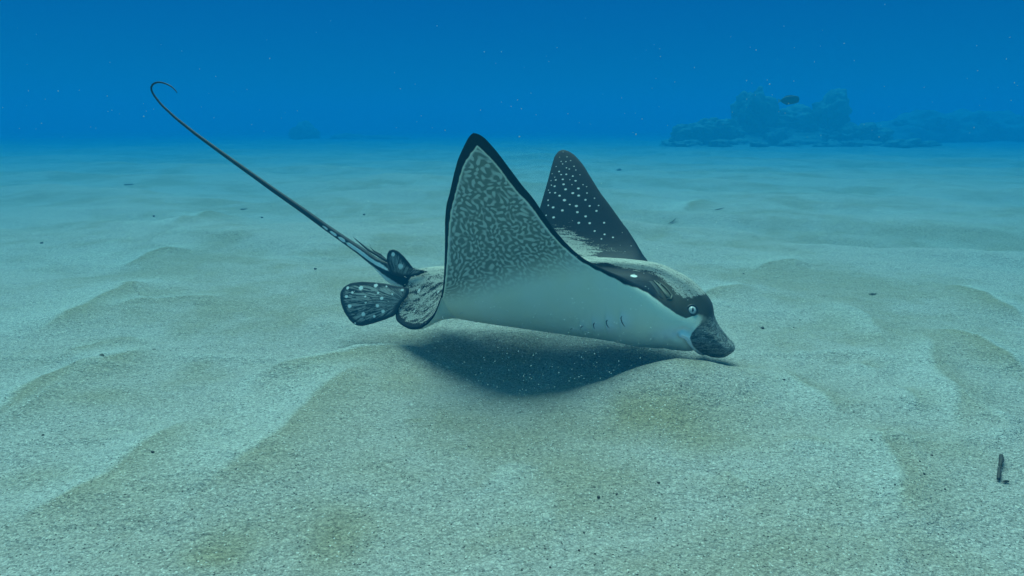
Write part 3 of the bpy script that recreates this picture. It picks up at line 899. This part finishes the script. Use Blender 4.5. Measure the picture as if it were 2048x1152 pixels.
def c3(x, y, s=4.8): return (640 + x / s, 440 + y / s)
pel = [c3(*p) for p in [(672, 935), (640, 952), (600, 965), (500, 997), (400, 1020), (345, 1012), (290, 970), (232, 885), (198, 790), (192, 700), (222, 648), (290, 605), (400, 590), (520, 597), (640, 612), (730, 635), (860, 650), (850, 720), (790, 790), (750, 850), (720, 920)]]
pel_spots = [(c3(x, y) + (r / 4.8 / 1.45,)) for x, y, r in [(540, 632, 26), (400, 655, 30), (270, 655, 22), (318, 700, 18), (258, 738, 22), (290, 830, 26), (424, 908, 26), (527, 928, 18), (560, 828, 22), (612, 880, 22), (602, 758, 22), (565, 704, 16), (640, 640, 14), (340, 992, 12), (450, 800, 14), (445, 742, 14), (700, 715, 14), (792, 674, 20)]]
fin('pelvic_fin', pel, lambda x, y: 1.955 - (y - 570) * .0007 + (x - 700) * -.00025, c3(480, 800), .011, m_fin, ray, pel_spots, streak_from=c3(820, 790))
dor = [c3(*p) for p in [(1040, 494), (960, 492), (900, 468), (850, 402), (800, 342), (750, 298), (700, 280), (662, 294), (644, 330), (640, 380), (655, 440), (690, 520), (800, 560), (920, 540)]]
dor_spots = [(c3(x, y) + (r / 4.8 / 1.4,)) for x, y, r in [(788, 440, 36), (708, 328, 26), (830, 560, 16)]]
fin('dorsal_fin', dor, lambda x, y: 1.968 + (815 - x) * .0006, c3(770, 440), .011, m_fin, ray, dor_spots, streak_from=c3(760, 620))

# the barbed spines that lie along the tail
m_spine, nt, bs = new_mat('spine_skin')
n = NT(nt)
nt.links.new(n.mix(n.noise(n.obj(), 160, 3, .6), (.014, .016, .020, 1), (.055, .055, .05, 1)), bs.inputs['Base Color'])
bs.inputs['Roughness'].default_value = .6
def blade(name, pts, mat, parent, dY=0.0, nseg=10, teeth=True):
    """a flat tapering barb through (px, py, half-width px) points"""
    P = np.array([at(x, y, tail_Y(x) + dY) for x, y, r in pts]); W = np.array([r * 2.0 / FPX for x, y, r in pts])
    t = np.r_[0, np.cumsum(np.linalg.norm(np.diff(P, axis=0), axis=1))]
    q = np.linspace(0, t[-1], nseg * 4)
    C = np.stack([np.interp(q, t, P[:, k]) for k in range(3)], 1); w = np.interp(q, t, W)
    if teeth: w = w * (1 + .25 * np.abs(np.sin(np.arange(len(q)) * 1.7)) * (np.arange(len(q)) % 2))
    tg = np.gradient(C, axis=0); tg /= np.linalg.norm(tg, axis=1, keepdims=True)
    up = np.cross(-LV, tg); up /= np.linalg.norm(up, axis=1, keepdims=True)
    a8 = np.linspace(0, 2 * math.pi, 8, endpoint=False)
    V = C[:, None] + w[:, None, None] * (np.cos(a8)[None, :, None] * up[:, None] - .5 * np.sin(a8)[None, :, None] * LV)
    m = len(q); ii_ = np.arange(m - 1)[:, None] * 8; jj_ = np.arange(8)[None]; jk = (jj_ + 1) % 8
    F = np.stack([ii_ + jj_, ii_ + jk, ii_ + 8 + jk, ii_ + 8 + jj_], -1).reshape(-1, 4)
    return fast_mesh(name, V.reshape(-1, 3) - OFF, F, mat, parent)
blade('tail_spine', [c3(640, 392) + (2.6,), c3(560, 345) + (2.8,), c3(460, 285) + (2.2,), c3(390, 225) + (1.6,), c3(345, 188) + (1.0,), c3(318, 162) + (.25,)], m_spine, ray, -.012)
blade('tail_spine', [c3(650, 398) + (2.4,), c3(580, 335) + (2.4,), c3(525, 305) + (1.8,), c3(500, 280) + (1.0,), c3(483, 260) + (.25,)], m_spine, ray, -.006)

# ------------------------------------------------------------------ eyes
m_iris, nt, bs = new_mat('iris')
n = NT(nt)
nt.links.new(n.mix(n.noise(n.obj(), 300, 3, .6), (.50, .52, .50, 1), (.66, .68, .66, 1)), bs.inputs['Base Color'])
bs.inputs['Roughness'].default_value = .25
m_pupil, nt, bs = new_mat('pupil'); bs.inputs['Base Color'].default_value = (.006, .006, .008, 1); bs.inputs['Roughness'].default_value = .2
m_lid, nt, bs = new_mat('eyelid'); bs.inputs['Base Color'].default_value = (.016, .018, .020, 1); bs.inputs['Roughness'].default_value = .5

def ellipsoid(c, ax, rad, nu=24, nv=14):
    V, F = [], []
    for i in range(nv + 1):
        p = math.pi * i / nv
        for j in range(nu):
            a = 2 * math.pi * j / nu
            V.append(c + ax[0] * rad[0] * math.sin(p) * math.cos(a) + ax[1] * rad[1] * math.sin(p) * math.sin(a) + ax[2] * rad[2] * math.cos(p))
    for i in range(nv):
        for j in range(nu):
            a, b = i * nu + j, i * nu + (j + 1) % nu
            F.append((a, b, b + nu, a + nu))
    return V, F
def torus(c, e1, e2, nn, R0, r0, lift=0, nu=36, nv=10, sq=1.0):
    V, F = [], []
    for i in range(nu):
        a = 2 * math.pi * i / nu
        d = e1 * math.cos(a) + e2 * math.sin(a) * sq
        for j in range(nv):
            b = 2 * math.pi * j / nv
            V.append(c + d * (R0 + r0 * math.cos(b)) + nn * (r0 * math.sin(b) + lift))
    for i in range(nu):
        for j in range(nv):
            F.append((i * nv + j, i * nv + (j + 1) % nv, ((i + 1) % nu) * nv + (j + 1) % nv, ((i + 1) % nu) * nv + j))
    return V, F

eye_c, eye_n, _ = hit(1384.3, 620.3)
view_ = -bearing(1384.3, 620.3)
eye_n = eye_n * .55 + view_ * .45; eye_n /= np.linalg.norm(eye_n)
def mirror(P): 
    P = np.asarray(P, float); q = P - BASE
    return P - 2 * (q @ LV)[..., None] * LV if P.ndim > 1 else P - 2 * (q @ LV) * LV
def make_eye(mirrored):
    z = np.array([0, 0, 1.0])
    e1 = np.cross(z, eye_n); e1 /= np.linalg.norm(e1); e2 = np.cross(eye_n, e1)
    re = 9.3 * 1.70 / FPX
    def emit(name, VF, mat, par):
        V, F = VF; V = np.array(V)
        if mirrored: V = mirror(V); F = [f[::-1] for f in F]
        return mesh_obj(name, V - OFF, F, mat, par)
    ball = emit('eye', ellipsoid(eye_c - eye_n * re * .25, (e1, e2, eye_n), (re, re, re * .8)), m_iris, ray)
    k = eye_c - eye_n * re * .25 + eye_n * re * .76
    tl_ = math.radians(-8); f1 = e1 * math.cos(tl_) + e2 * math.sin(tl_); f2 = -e1 * math.sin(tl_) + e2 * math.cos(tl_)
    emit('pupil', ellipsoid(k, (f1, f2, eye_n), (re * .20, re * .50, re * .10), 16, 8), m_pupil, ball)
    emit('eyelid', torus(eye_c, e1, e2, eye_n, re * 1.12, re * .24, .0005), m_lid, ball)
make_eye(False); make_eye(True)

# ------------------------------------------------------------------ gill slits and spiracle, laid on the skin
m_slit, nt, bs = new_mat('slit'); bs.inputs['Base Color'].default_value = (.020, .030, .032, 1); bs.inputs['Roughness'].default_value = .7
m_fold, nt, bs = new_mat('spiracle_fold')
n = NT(nt)
nt.links.new(n.mix(n.noise(n.obj(), 120, 3, .6), (.060, .062, .045, 1), (.15, .15, .11, 1)), bs.inputs['Base Color']); bs.inputs['Roughness'].default_value = .55
def skin_tube(name, pts, mat, parent, lift=.0, flatness=.6, mirrored=False, na=8, sub=6):
    """a tapering strip following the skin through (px, py, half-width px) points"""
    pts = np.array(pts, float); m = (len(pts) - 1) * sub + 1
    q = np.linspace(0, len(pts) - 1, m)
    pp = np.stack([np.interp(q, np.arange(len(pts)), pts[:, k]) for k in range(3)], 1)
    for _ in range(2): pp[1:-1] = .5 * pp[1:-1] + .25 * (pp[:-2] + pp[2:])
    C, N, W = [], [], []
    for x, y, r in pp:
        l, nn, _ = hit(x, y); C.append(l); N.append(nn); W.append(r * np.linalg.norm(l - np.array([0, 0, CAM_H])) / FPX)
    C, N, W = np.array(C), np.array(N), np.array(W)
    tg = np.gradient(C, axis=0); tg /= np.linalg.norm(tg, axis=1, keepdims=True)
    sdv = np.cross(N, tg); sdv /= np.linalg.norm(sdv, axis=1, keepdims=True)
    a_ = np.linspace(0, 2 * math.pi, na, endpoint=False)
    V = (C + N * lift)[:, None] + W[:, None, None] * (np.cos(a_)[None, :, None] * sdv[:, None] + flatness * np.sin(a_)[None, :, None] * N[:, None])
    V = V.reshape(-1, 3)
    i_ = np.arange(m - 1)[:, None] * na; j_ = np.arange(na)[None]; k_ = (j_ + 1) % na
    F = np.stack([i_ + j_, i_ + k_, i_ + na + k_, i_ + na + j_], -1).reshape(-1, 4)
    if mirrored: V = mirror(V); F = F[:, ::-1]
    return fast_mesh(name, V - OFF, F, mat, parent)
GILLS = [[(1244, 631.5, .4), (1241.8, 636, 1.1), (1243.4, 643, 1.1), (1246.5, 649, .9), (1250, 653.5, .3)],
         [(1216.5, 639.5, .3), (1212.5, 642, 1.1), (1213, 648, 1.0), (1215.5, 652.5, .8), (1219, 656, .3)],
         [(1190, 645.3, .3), (1186.8, 648, 1.0), (1187, 653, .8), (1189, 658, .3)],
         [(1167, 651.3, .3), (1163, 653.2, .9), (1161.5, 656, .4)],
         [(1145, 656, .3), (1142, 657.5, .6), (1141, 659, .3)]]
for mir in (False, True):
    for g in GILLS: skin_tube('gill_slit', g, m_slit, ray, .0004, .35, mir)
def c7(x, y): return (1270 + x / 5.486, 520 + y / 5.486)
for mir in (False, True):
    sp_ = skin_tube('spiracle', [c7(150, 235) + (1.5,), c7(185, 245) + (5.5,), c7(225, 290) + (6.5,), c7(255, 345) + (5.5,), c7(280, 400) + (4,), c7(310, 425) + (1,)], m_slit, ray, .0003, .12, mir)
    skin_tube('spiracle_fold', [c7(205, 228) + (.8,), c7(250, 270) + (3.2,), c7(300, 325) + (4.6,), c7(340, 375) + (6.4,), c7(365, 410) + (6.0,), c7(385, 432) + (2,)], m_fold, sp_, .0012, .5, mir)
    skin_tube('spiracle_rim', [c7(215, 225) + (.6,), c7(275, 255) + (1.3,), c7(335, 305) + (1.6,), c7(375, 355) + (1.8,), c7(405, 395) + (2.2,), c7(390, 430) + (1.8,), c7(345, 430) + (.8,)], m_fold, sp_, .0014, .8, mir)

# ================================================================== REEF, ROCKS, FISH, SCRAPS
def ico(sub):
    t = (1 + 5 ** .5) / 2
    V = [np.array(v, float) for v in [(-1, t, 0), (1, t, 0), (-1, -t, 0), (1, -t, 0), (0, -1, t), (0, 1, t), (0, -1, -t), (0, 1, -t), (t, 0, -1), (t, 0, 1), (-t, 0, -1), (-t, 0, 1)]]
    V = [v / np.linalg.norm(v) for v in V]
    F = [(0, 11, 5), (0, 5, 1), (0, 1, 7), (0, 7, 10), (0, 10, 11), (1, 5, 9), (5, 11, 4), (11, 10, 2), (10, 7, 6), (7, 1, 8), (3, 9, 4), (3, 4, 2), (3, 2, 6), (3, 6, 8), (3, 8, 9), (4, 9, 5), (2, 4, 11), (6, 2, 10), (8, 6, 7), (9, 8, 1)]
    for _ in range(sub):
        cache, G = {}, []
        def midp(a, b):
            k = (min(a, b), max(a, b))
            if k not in cache:
                m = V[a] + V[b]; V.append(m / np.linalg.norm(m)); cache[k] = len(V) - 1
            return cache[k]
        for a, b, c in F:
            x, y, z = midp(a, b), midp(b, c), midp(c, a)
            G += [(a, x, z), (b, y, x), (c, z, y), (x, y, z)]
        F = G
    return np.array(V), F
ICO = {k: ico(k) for k in (0, 1, 2, 3, 4)}

def lump(size, seed, rough=.3, sub=4, freq=1.6):
    V, F = ICO[sub]
    r_ = np.random.default_rng(seed)
    f = np.zeros(len(V))
    for o in range(5):
        for _ in range(7):
            d = r_.normal(size=3); d /= np.linalg.norm(d)
            f += np.sin(V @ d * freq * 2 ** o * 2 + r_.uniform(0, 6.28)) / (1.75 ** o) / 3
    return V * (1 + rough * f[:, None]) * np.array(size), F

m_reef, nt, bs = new_mat('reef_rock')
n = NT(nt); pos = n.obj()
c = n.mix(n.step(n.noise(pos, 3.5, 4, .65), .38, .62), (.055, .060, .045, 1), (.19, .18, .13, 1))
c = n.mix(n.math('MULTIPLY', n.step(n.voro(pos, 5), .25, .05), .7), c, (.28, .26, .20, 1))
geo_ = n.node('ShaderNodeNewGeometry'); sx3 = n.node('ShaderNodeSeparateXYZ'); nt.links.new(geo_.outputs['Normal'], sx3.inputs[0])
silt = n.step(n.math('ADD', sx3.outputs[2], n.math('MULTIPLY', n.math('SUBTRACT', n.noise(pos, 2.2, 4, .65), .5), 1.6)), .35, .95)
c = n.mix(n.math('MULTIPLY', silt, .8), c, (.30, .295, .25, 1))                 # sand lying on the ledges
nt.links.new(c, bs.inputs['Base Color']); bs.inputs['Roughness'].default_value = .9
nt.links.new(n.bump(n.noise(pos, 14, 4, .65), .9, .06), bs.inputs['Normal'])

def reef(name, label, base, lumps, cat='reef'):
    root = empty(name, base); tag(root, label, cat)
    for k, (pname, off, size, sd) in enumerate(lumps):
        V, F = lump(size, sd, .26 if pname != 'rubble_mound' else .16, 3 if pname == 'rubble' else 4)
        o = mesh_obj(pname, V, F, m_reef, root); o.location = off
    return root
def far_ground(px, Y): 
    x = (px - 1024) / FPX * Y / CP * .985
    return np.array([x, Y, float(sand_z(np.array([x]), np.array([Y]))[0])])
g = far_ground(1500, 23)
U_ = 23.3 / FPX                                    # metres per photo pixel over there
def ro(px, z): return ((px - 1500) * U_, 0, z)
rr = np.random.default_rng(5)
L_ = [('rubble_mound', ro(1520, -.05), (2.5, 1.4, .62), 3),
      ('outcrop', ro(1482, 1.05), (.66, .6, .85), 21), ('outcrop', ro(1632, 1.05), (.55, .5, .62), 22), ('outcrop', ro(1560, .65), (.8, .6, .5), 23)]
for k in range(14):
    px_ = 1345 + k * 27 + rr.uniform(-10, 10)
    s_ = rr.uniform(.18, .42)
    L_.append(('coral_head', tuple(np.array(ro(px_, rr.uniform(.12, .45))) + [0, -rr.uniform(.2, .8), 0]), (s_ * 1.3, s_, s_), 40 + k))
for k in range(26):                                  # rubble running out on the sand round its foot
    px_ = 1318 + k * 17.5 + rr.uniform(-8, 8); s_ = rr.uniform(.10, .26)
    L_.append(('rubble', tuple(np.array(ro(px_, rr.uniform(-.04, .10))) + [0, -rr.uniform(.6, 2.6), 0]), (s_ * 1.6, s_ * 1.2, s_ * .7), 140 + k))
for k, (px_, h_) in enumerate([(1372, .30), (1420, .55), (1690, .38), (1735, .22)]):
    L_.append(('rubble_mound', ro(px_, -.05), (.95, .8, h_), 170 + k))
reef('coral_reef', 'dark coral reef with two tall outcrops fading into blue haze', tuple(g), L_)
g = far_ground(1900, 28); U_ = 28.4 / FPX
L_ = [('rubble_mound', ((px_ - 1900) * U_, rr.uniform(-.5, .5), -.1), (rr.uniform(1.4, 2.1), 1.1, h_ * 1.3), 70 + k) for k, (px_, h_) in enumerate([(1720, .62), (1800, .85), (1880, .95), (1960, .9), (2040, .95), (2130, .8), (1680, .40)])]
L_ += [('coral_head', ((px_ - 1900) * U_, -.7, rr.uniform(.3, .7)), (.35, .3, .28), 90 + k) for k, px_ in enumerate([1750, 1830, 1925, 2010, 2075])]
reef('reef_ridge', 'long low reef ridge at the edge of sight beside the coral reef', tuple(g), L_)
g = far_ground(628, 32); U_ = 32.4 / FPX
L_ = [('rubble_mound', (0, 0, .1), (.55, .6, .72), 111), ('coral_head', (.35, -.2, .2), (.32, .3, .3), 112), ('coral_head', (-.4, -.1, .15), (.3, .3, .3), 113)]
reef('coral_mound', 'small round coral mound far off behind the long thin tail', tuple(g), L_, 'coral mound')
g = far_ground(740, 34)
L_ = [('rubble_mound', (-.7, 0, -.1), (1.1, .6, .34), 121), ('rubble_mound', (.9, .2, -.1), (1.3, .6, .30), 122)]
reef('reef_rubble', 'low flat patch of reef rubble right of the small coral mound', tuple(g), L_, 'reef rubble')

# ------------------------------------------------------------------ fish in front of the reef
m_fish, nt, bs = new_mat('fish_skin')
n = NT(nt); nt.links.new(n.mix(n.noise(n.obj(), 30, 2, .5), (.010, .012, .018, 1), (.03, .032, .04, 1)), bs.inputs['Base Color']); bs.inputs['Roughness'].default_value = .4
m_pale, nt, bs = new_mat('pale_fin'); bs.inputs['Base Color'].default_value = (.42, .42, .38, 1)
fy = 10.5
fp = at(1580, 200, fy)
fish = empty('reef_fish', tuple(fp)); tag(fish, 'dark oval reef fish swimming to the right before the coral reef', 'fish')
fl = 17.5 * fy / CP / FPX * 1.0
def fish_body():
    V, F = [], []; ns_, na_ = 26, 16
    for i in range(ns_ + 1):
        s_ = i / ns_; x = (s_ * 2 - 1) * fl * .95
        hh = fl * .46 * (max(0, 1 - abs(1.9 * s_ - 1.02) ** 2.4) ** .6 if s_ < 1 else 0) ; hh = max(hh, fl * .075 * (1 - s_) + .0008)
        for j in range(na_):
            a = 2 * math.pi * j / na_
            V.append((x, math.cos(a) * hh * .38, math.sin(a) * hh))
    for i in range(ns_):
        for j in range(na_): F.append((i * na_ + j, i * na_ + (j + 1) % na_, (i + 1) * na_ + (j + 1) % na_, (i + 1) * na_ + j))
    F += [tuple(range(na_))[::-1], tuple(ns_ * na_ + j for j in range(na_))]
    return V, F
def plate(name, pts, mat, th=.003):
    m = len(pts)
    V = [(x, -th, z) for x, z in pts] + [(x, th, z) for x, z in pts]
    F = [tuple(range(m)), tuple(range(2 * m - 1, m - 1, -1))] + [(i, i + m, (i + 1) % m + m, (i + 1) % m) for i in range(m)]
    return mesh_obj(name, V, F, mat, fish, smooth=False)
V, F = fish_body(); mesh_obj('body', V, F, m_fish, fish)
plate('tail_fin', [(-fl * .92, .05 * fl), (-fl * 1.22, .24 * fl), (-fl * 1.15, 0), (-fl * 1.22, -.24 * fl), (-fl * .92, -.05 * fl)], m_pale)
plate('dorsal_fin', [(fl * .45, .34 * fl), (fl * .15, .52 * fl), (-fl * .45, .46 * fl), (-fl * .72, .20 * fl), (-fl * .1, .38 * fl)], m_fish)
plate('anal_fin', [(fl * .1, -.38 * fl), (-fl * .35, -.50 * fl), (-fl * .72, -.20 * fl), (-fl * .3, -.34 * fl)], m_fish)
for s_ in (-1, 1):
    V, F = ICO[2]; o = mesh_obj('eye', V * .05 * fl, F, m_pupil, fish); o.location = (fl * .68, s_ * .095 * fl, .07 * fl)
fish.rotation_euler = (0, R(-4), R(-12))

# ------------------------------------------------------------------ small things on the sand
m_dark, nt, bs = new_mat('dark_scrap')
n = NT(nt); nt.links.new(n.mix(n.noise(n.obj(), 300, 3, .6), (.008, .009, .010, 1), (.028, .026, .020, 1)), bs.inputs['Base Color']); bs.inputs['Roughness'].default_value = .7
m_stem, nt, bs = new_mat('stem_bark')
n = NT(nt); nt.links.new(n.mix(n.noise(n.obj(), 220, 3, .6), (.010, .010, .012, 1), (.045, .035, .022, 1)), bs.inputs['Base Color']); bs.inputs['Roughness'].default_value = .7

m_weed, nt, bs = new_mat('dead_weed')
n = NT(nt); nt.links.new(n.mix(n.noise(n.obj(), 120, 3, .6), (.06, .06, .045, 1), (.17, .155, .11, 1)), bs.inputs['Base Color']); bs.inputs['Roughness'].default_value = .8
pebble_me = {}
for k, (px, py, r) in enumerate([(1525, 657, 4.2), (1197, 995, 4.2), (1317, 966, 3.4), (1233, 989, 2.8), (631, 539, 4.0), (1168, 1066, 2.6), (1158, 1101, 2.8), (1190, 1108, 2.2), (1890, 979, 2.6), (980, 968, 2.0), (1240, 785, 2.2), (1362, 772, 2.0), (1568, 760, 2.6), (812, 921, 2.0), (524, 436, 3.2),
                                 (1487, 548, 2.0), (1848, 948, 2.6), (1863, 911, 2.6), (1840, 923, 2.4), (306, 905, 4.0), (86, 871, 3.4), (728, 430, 3.0), (83, 487, 3.4), (308, 433, 3.0), (1743, 880, 2.4), (1790, 970, 2.4), (1100, 1135, 2.6), (1587, 655, 1.8), (1600, 640, 1.6)]):
    P = sand_point(px, py); rad = .8 * r * math.hypot(P[1], CAM_H) / FPX
    V, F = lump((1, .85, .75), 200 + k % 5, .18, 2)
    if k % 5 not in pebble_me:
        o = mesh_obj('pebble', V, F, m_dark); pebble_me[k % 5] = o.data
    else:
        o = bpy.data.objects.new('pebble', pebble_me[k % 5]); COL.objects.link(o)
    o.scale = (rad, rad, rad); o.rotation_euler = (0, 0, k * 1.3); o.location = tuple(P + [0, 0, rad * .35])
    tag(o, 'tiny dark pebble lying alone on the pale sand', 'pebble', 'dark pebbles scattered over the sand')

def scrap(px, py, w, h, k):
    """a flattened tuft of dead weed: a lump with a few loose blades"""
    P = sand_point(px, py); t = math.hypot(P[1], CAM_H)
    wx = .62 * w * t / FPX; hz = .6 * h * t / FPX
    root = empty('weed_scrap', tuple(P))
    V, F = lump((wx, wx * .7, hz), 300 + k, .35, 3, 2.4)
    o = mesh_obj('clump', V, F, m_weed, root); o.location = (0, 0, hz * .2)
    q = np.random.default_rng(400 + k)
    for b in range(4):
        a = q.uniform(0, 6.28); l = wx * q.uniform(.7, 1.5)
        pts = [np.array([math.cos(a) * l * s_, math.sin(a) * l * s_ * .8, hz * (.5 + .8 * math.sin(s_ * 2.6))]) for s_ in np.linspace(0, 1, 6)]
        V, F = [], []
        for i, p_ in enumerate(pts):
            ww = wx * .09 * (1 - i / 6)
            nrm = np.array([-math.sin(a), math.cos(a), 0])
            V += [p_ - nrm * ww, p_ + np.array([0, 0, ww * .5]), p_ + nrm * ww, p_ - np.array([0, 0, ww * .5])]
        for i in range(5):
            for j in range(4): F.append((i * 4 + j, i * 4 + (j + 1) % 4, i * 4 + 4 + (j + 1) % 4, i * 4 + 4 + j))
        mesh_obj('blade', V, F, m_weed, root)
    return root
SCRAPS = [(1745, 589, 9, 3.5, 'ragged dark weed scrap with drifting blades right of the snout'),
          (204, 710, 7, 2.6, 'flat dark weed scrap on the pale crest at the left'),
          (258, 370, 13, 3.0, 'dark weed scrap far behind the curl of the tail'),
          (488, 419, 12, 2.6, 'dark weed scrap on a dune crest below the tail'),
          (1238, 341, 6, 4.5, 'round dark weed scrap in the distance right of the far wing'),
          (308, 699, 5, 1.8, 'little weed scrap at the right end of a sand ridge')]
for k, (px, py, w, h, lab) in enumerate(SCRAPS):
    tag(scrap(px, py, w, h, k), lab, 'weed scrap', 'scraps of dead weed on the sand')

def stick(name, pts3, rad, mat, parent=None, na=10):
    P = np.array(pts3, float); t = np.r_[0, np.cumsum(np.linalg.norm(np.diff(P, axis=0), axis=1))]
    m = 24; q = np.linspace(0, t[-1], m)
    C = np.stack([np.interp(q, t, P[:, k]) for k in range(3)], 1); C[1:-1] = .5 * C[1:-1] + .25 * (C[:-2] + C[2:])
    rd = np.interp(q, np.linspace(0, t[-1], len(rad)), rad)
    rd = rd * (1 + .12 * np.sin(np.arange(m) * 2.1)); rd[0] *= .5; rd[-1] *= .5
    tg = np.gradient(C, axis=0); tg /= np.linalg.norm(tg, axis=1, keepdims=True)
    s1 = np.cross(tg, [.3, .2, 1.]); s1 /= np.linalg.norm(s1, axis=1, keepdims=True); s2 = np.cross(tg, s1)
    a_ = np.linspace(0, 2 * math.pi, na, endpoint=False)
    V = C[:, None] + rd[:, None, None] * (np.cos(a_)[None, :, None] * s1[:, None] + np.sin(a_)[None, :, None] * s2[:, None])
    F = [(i * na + j, i * na + (j + 1) % na, (i + 1) * na + (j + 1) % na, (i + 1) * na + j) for i in range(m - 1) for j in range(na)]
    F += [tuple(range(na))[::-1], tuple((m - 1) * na + j for j in range(na))]
    return mesh_obj(name, V.reshape(-1, 3), F, mat, parent)
T0, T1 = sand_point(1996, 964), sand_point(2001, 917)
up_ = np.array([0, 0, .006])
tw = empty('twig', tuple(T0)); tag(tw, 'black jointed twig standing out on the sand at the right', 'twig')
stick('stem', [np.zeros(3) + up_, (T1 - T0) * .28 + up_ * 1.3, (T1 - T0) * .44 + up_ * 1.1 + [-.001, 0, 0]], [.0030, .0034, .0026], m_stem, tw)
stick('stem', [(T1 - T0) * .52 + up_ * 1.2, (T1 - T0) * .75 + up_ * 1.5 + [.0015, 0, 0], (T1 - T0) + up_ * 1.2], [.0028, .0042, .0032], m_stem, tw)
stick('side_twig', [(T1 - T0) * .42 + up_, (T1 - T0) * .50 + up_ * 1.4, (T1 - T0) * .40 + up_ + [.006, 0, 0]], [.0012, .0014, .0008], m_stem, tw)
stick('side_twig', [(T1 - T0) * .44 + up_ * 1.1, (T1 - T0) * .53 + up_ * 1.2], [.0014, .0014], m_stem, tw)
P = sand_point(2011, 967)
tag(stick('bark_chip', [P + [-.006, 0, .003], P + [0, .001, .004], P + [.007, .002, .003]], [.0008, .0026, .0014], m_stem), 'small dark bark chip lying at the foot of the twig', 'bark chip')
P0, P1, P2 = sand_point(1337, 449), sand_point(1344, 447), sand_point(1352, 441)
tag(stick('seagrass_blade', [P0 + [0, 0, .008], P1 + [0, 0, .012], P2 + [0, 0, .018]], [.002, .0045, .002], m_weed), 'short curved seagrass blade on the sand behind the head', 'seagrass')
P0, P1 = sand_point(1430, 421), sand_point(1448, 418)
tag(stick('seagrass_blade', [P0 + [0, 0, .005], P1 + [0, 0, .008]], [.002, .003, .0015], m_weed), 'straight thin seagrass blade lying beyond the curved one', 'seagrass')

# ------------------------------------------------------------------ grains stirred up beneath the animal, specks in the water
m_grain, nt, bs = new_mat('floating_grain'); bs.inputs['Base Color'].default_value = (.62, .64, .60, 1); bs.inputs['Roughness'].default_value = .8
def specks(name, P, rad, mat, seed):
    V0, F0 = ICO[0]; F0 = np.array(F0); q = np.random.default_rng(seed)
    V = []; F = []
    for i, (p, r_) in enumerate(zip(P, rad)):
        V.append(V0 * r_ * q.uniform(.6, 1.4, 3) + p); F.append(F0 + i * 12)
    return fast_mesh(name, np.concatenate(V), np.concatenate(F), mat)
q = np.random.default_rng(21)
N_ = 900
P = np.stack([q.normal(.05, .22, N_), q.uniform(.95, 1.75, N_), np.abs(q.normal(0, .16, N_))], 1)
P[:, 2] += sand_z(P[:, 0], P[:, 1]) + .004
tag(specks('stirred_sand_grains', P, q.uniform(.0006, .0011, N_) * P[:, 1] / 1.3, m_grain, 1), 'pale grains of sand stirred up and floating under the ray', kind='stuff')
N_ = 170
Yq = q.uniform(1.2, 6, N_); a_ = q.uniform(-.8, .8, N_)
P = np.stack([a_ * Yq, Yq, CAM_H + Yq * np.abs(q.normal(.0, .09, N_)) - .02 * Yq], 1); P[:, 2] = np.clip(P[:, 2], .25, 2.6)
tag(specks('drifting_specks', P, q.uniform(.0010, .0026, N_) * np.clip(Yq / 3, .5, 1.4), m_grain, 2), 'white specks drifting in the clear blue water', kind='stuff')
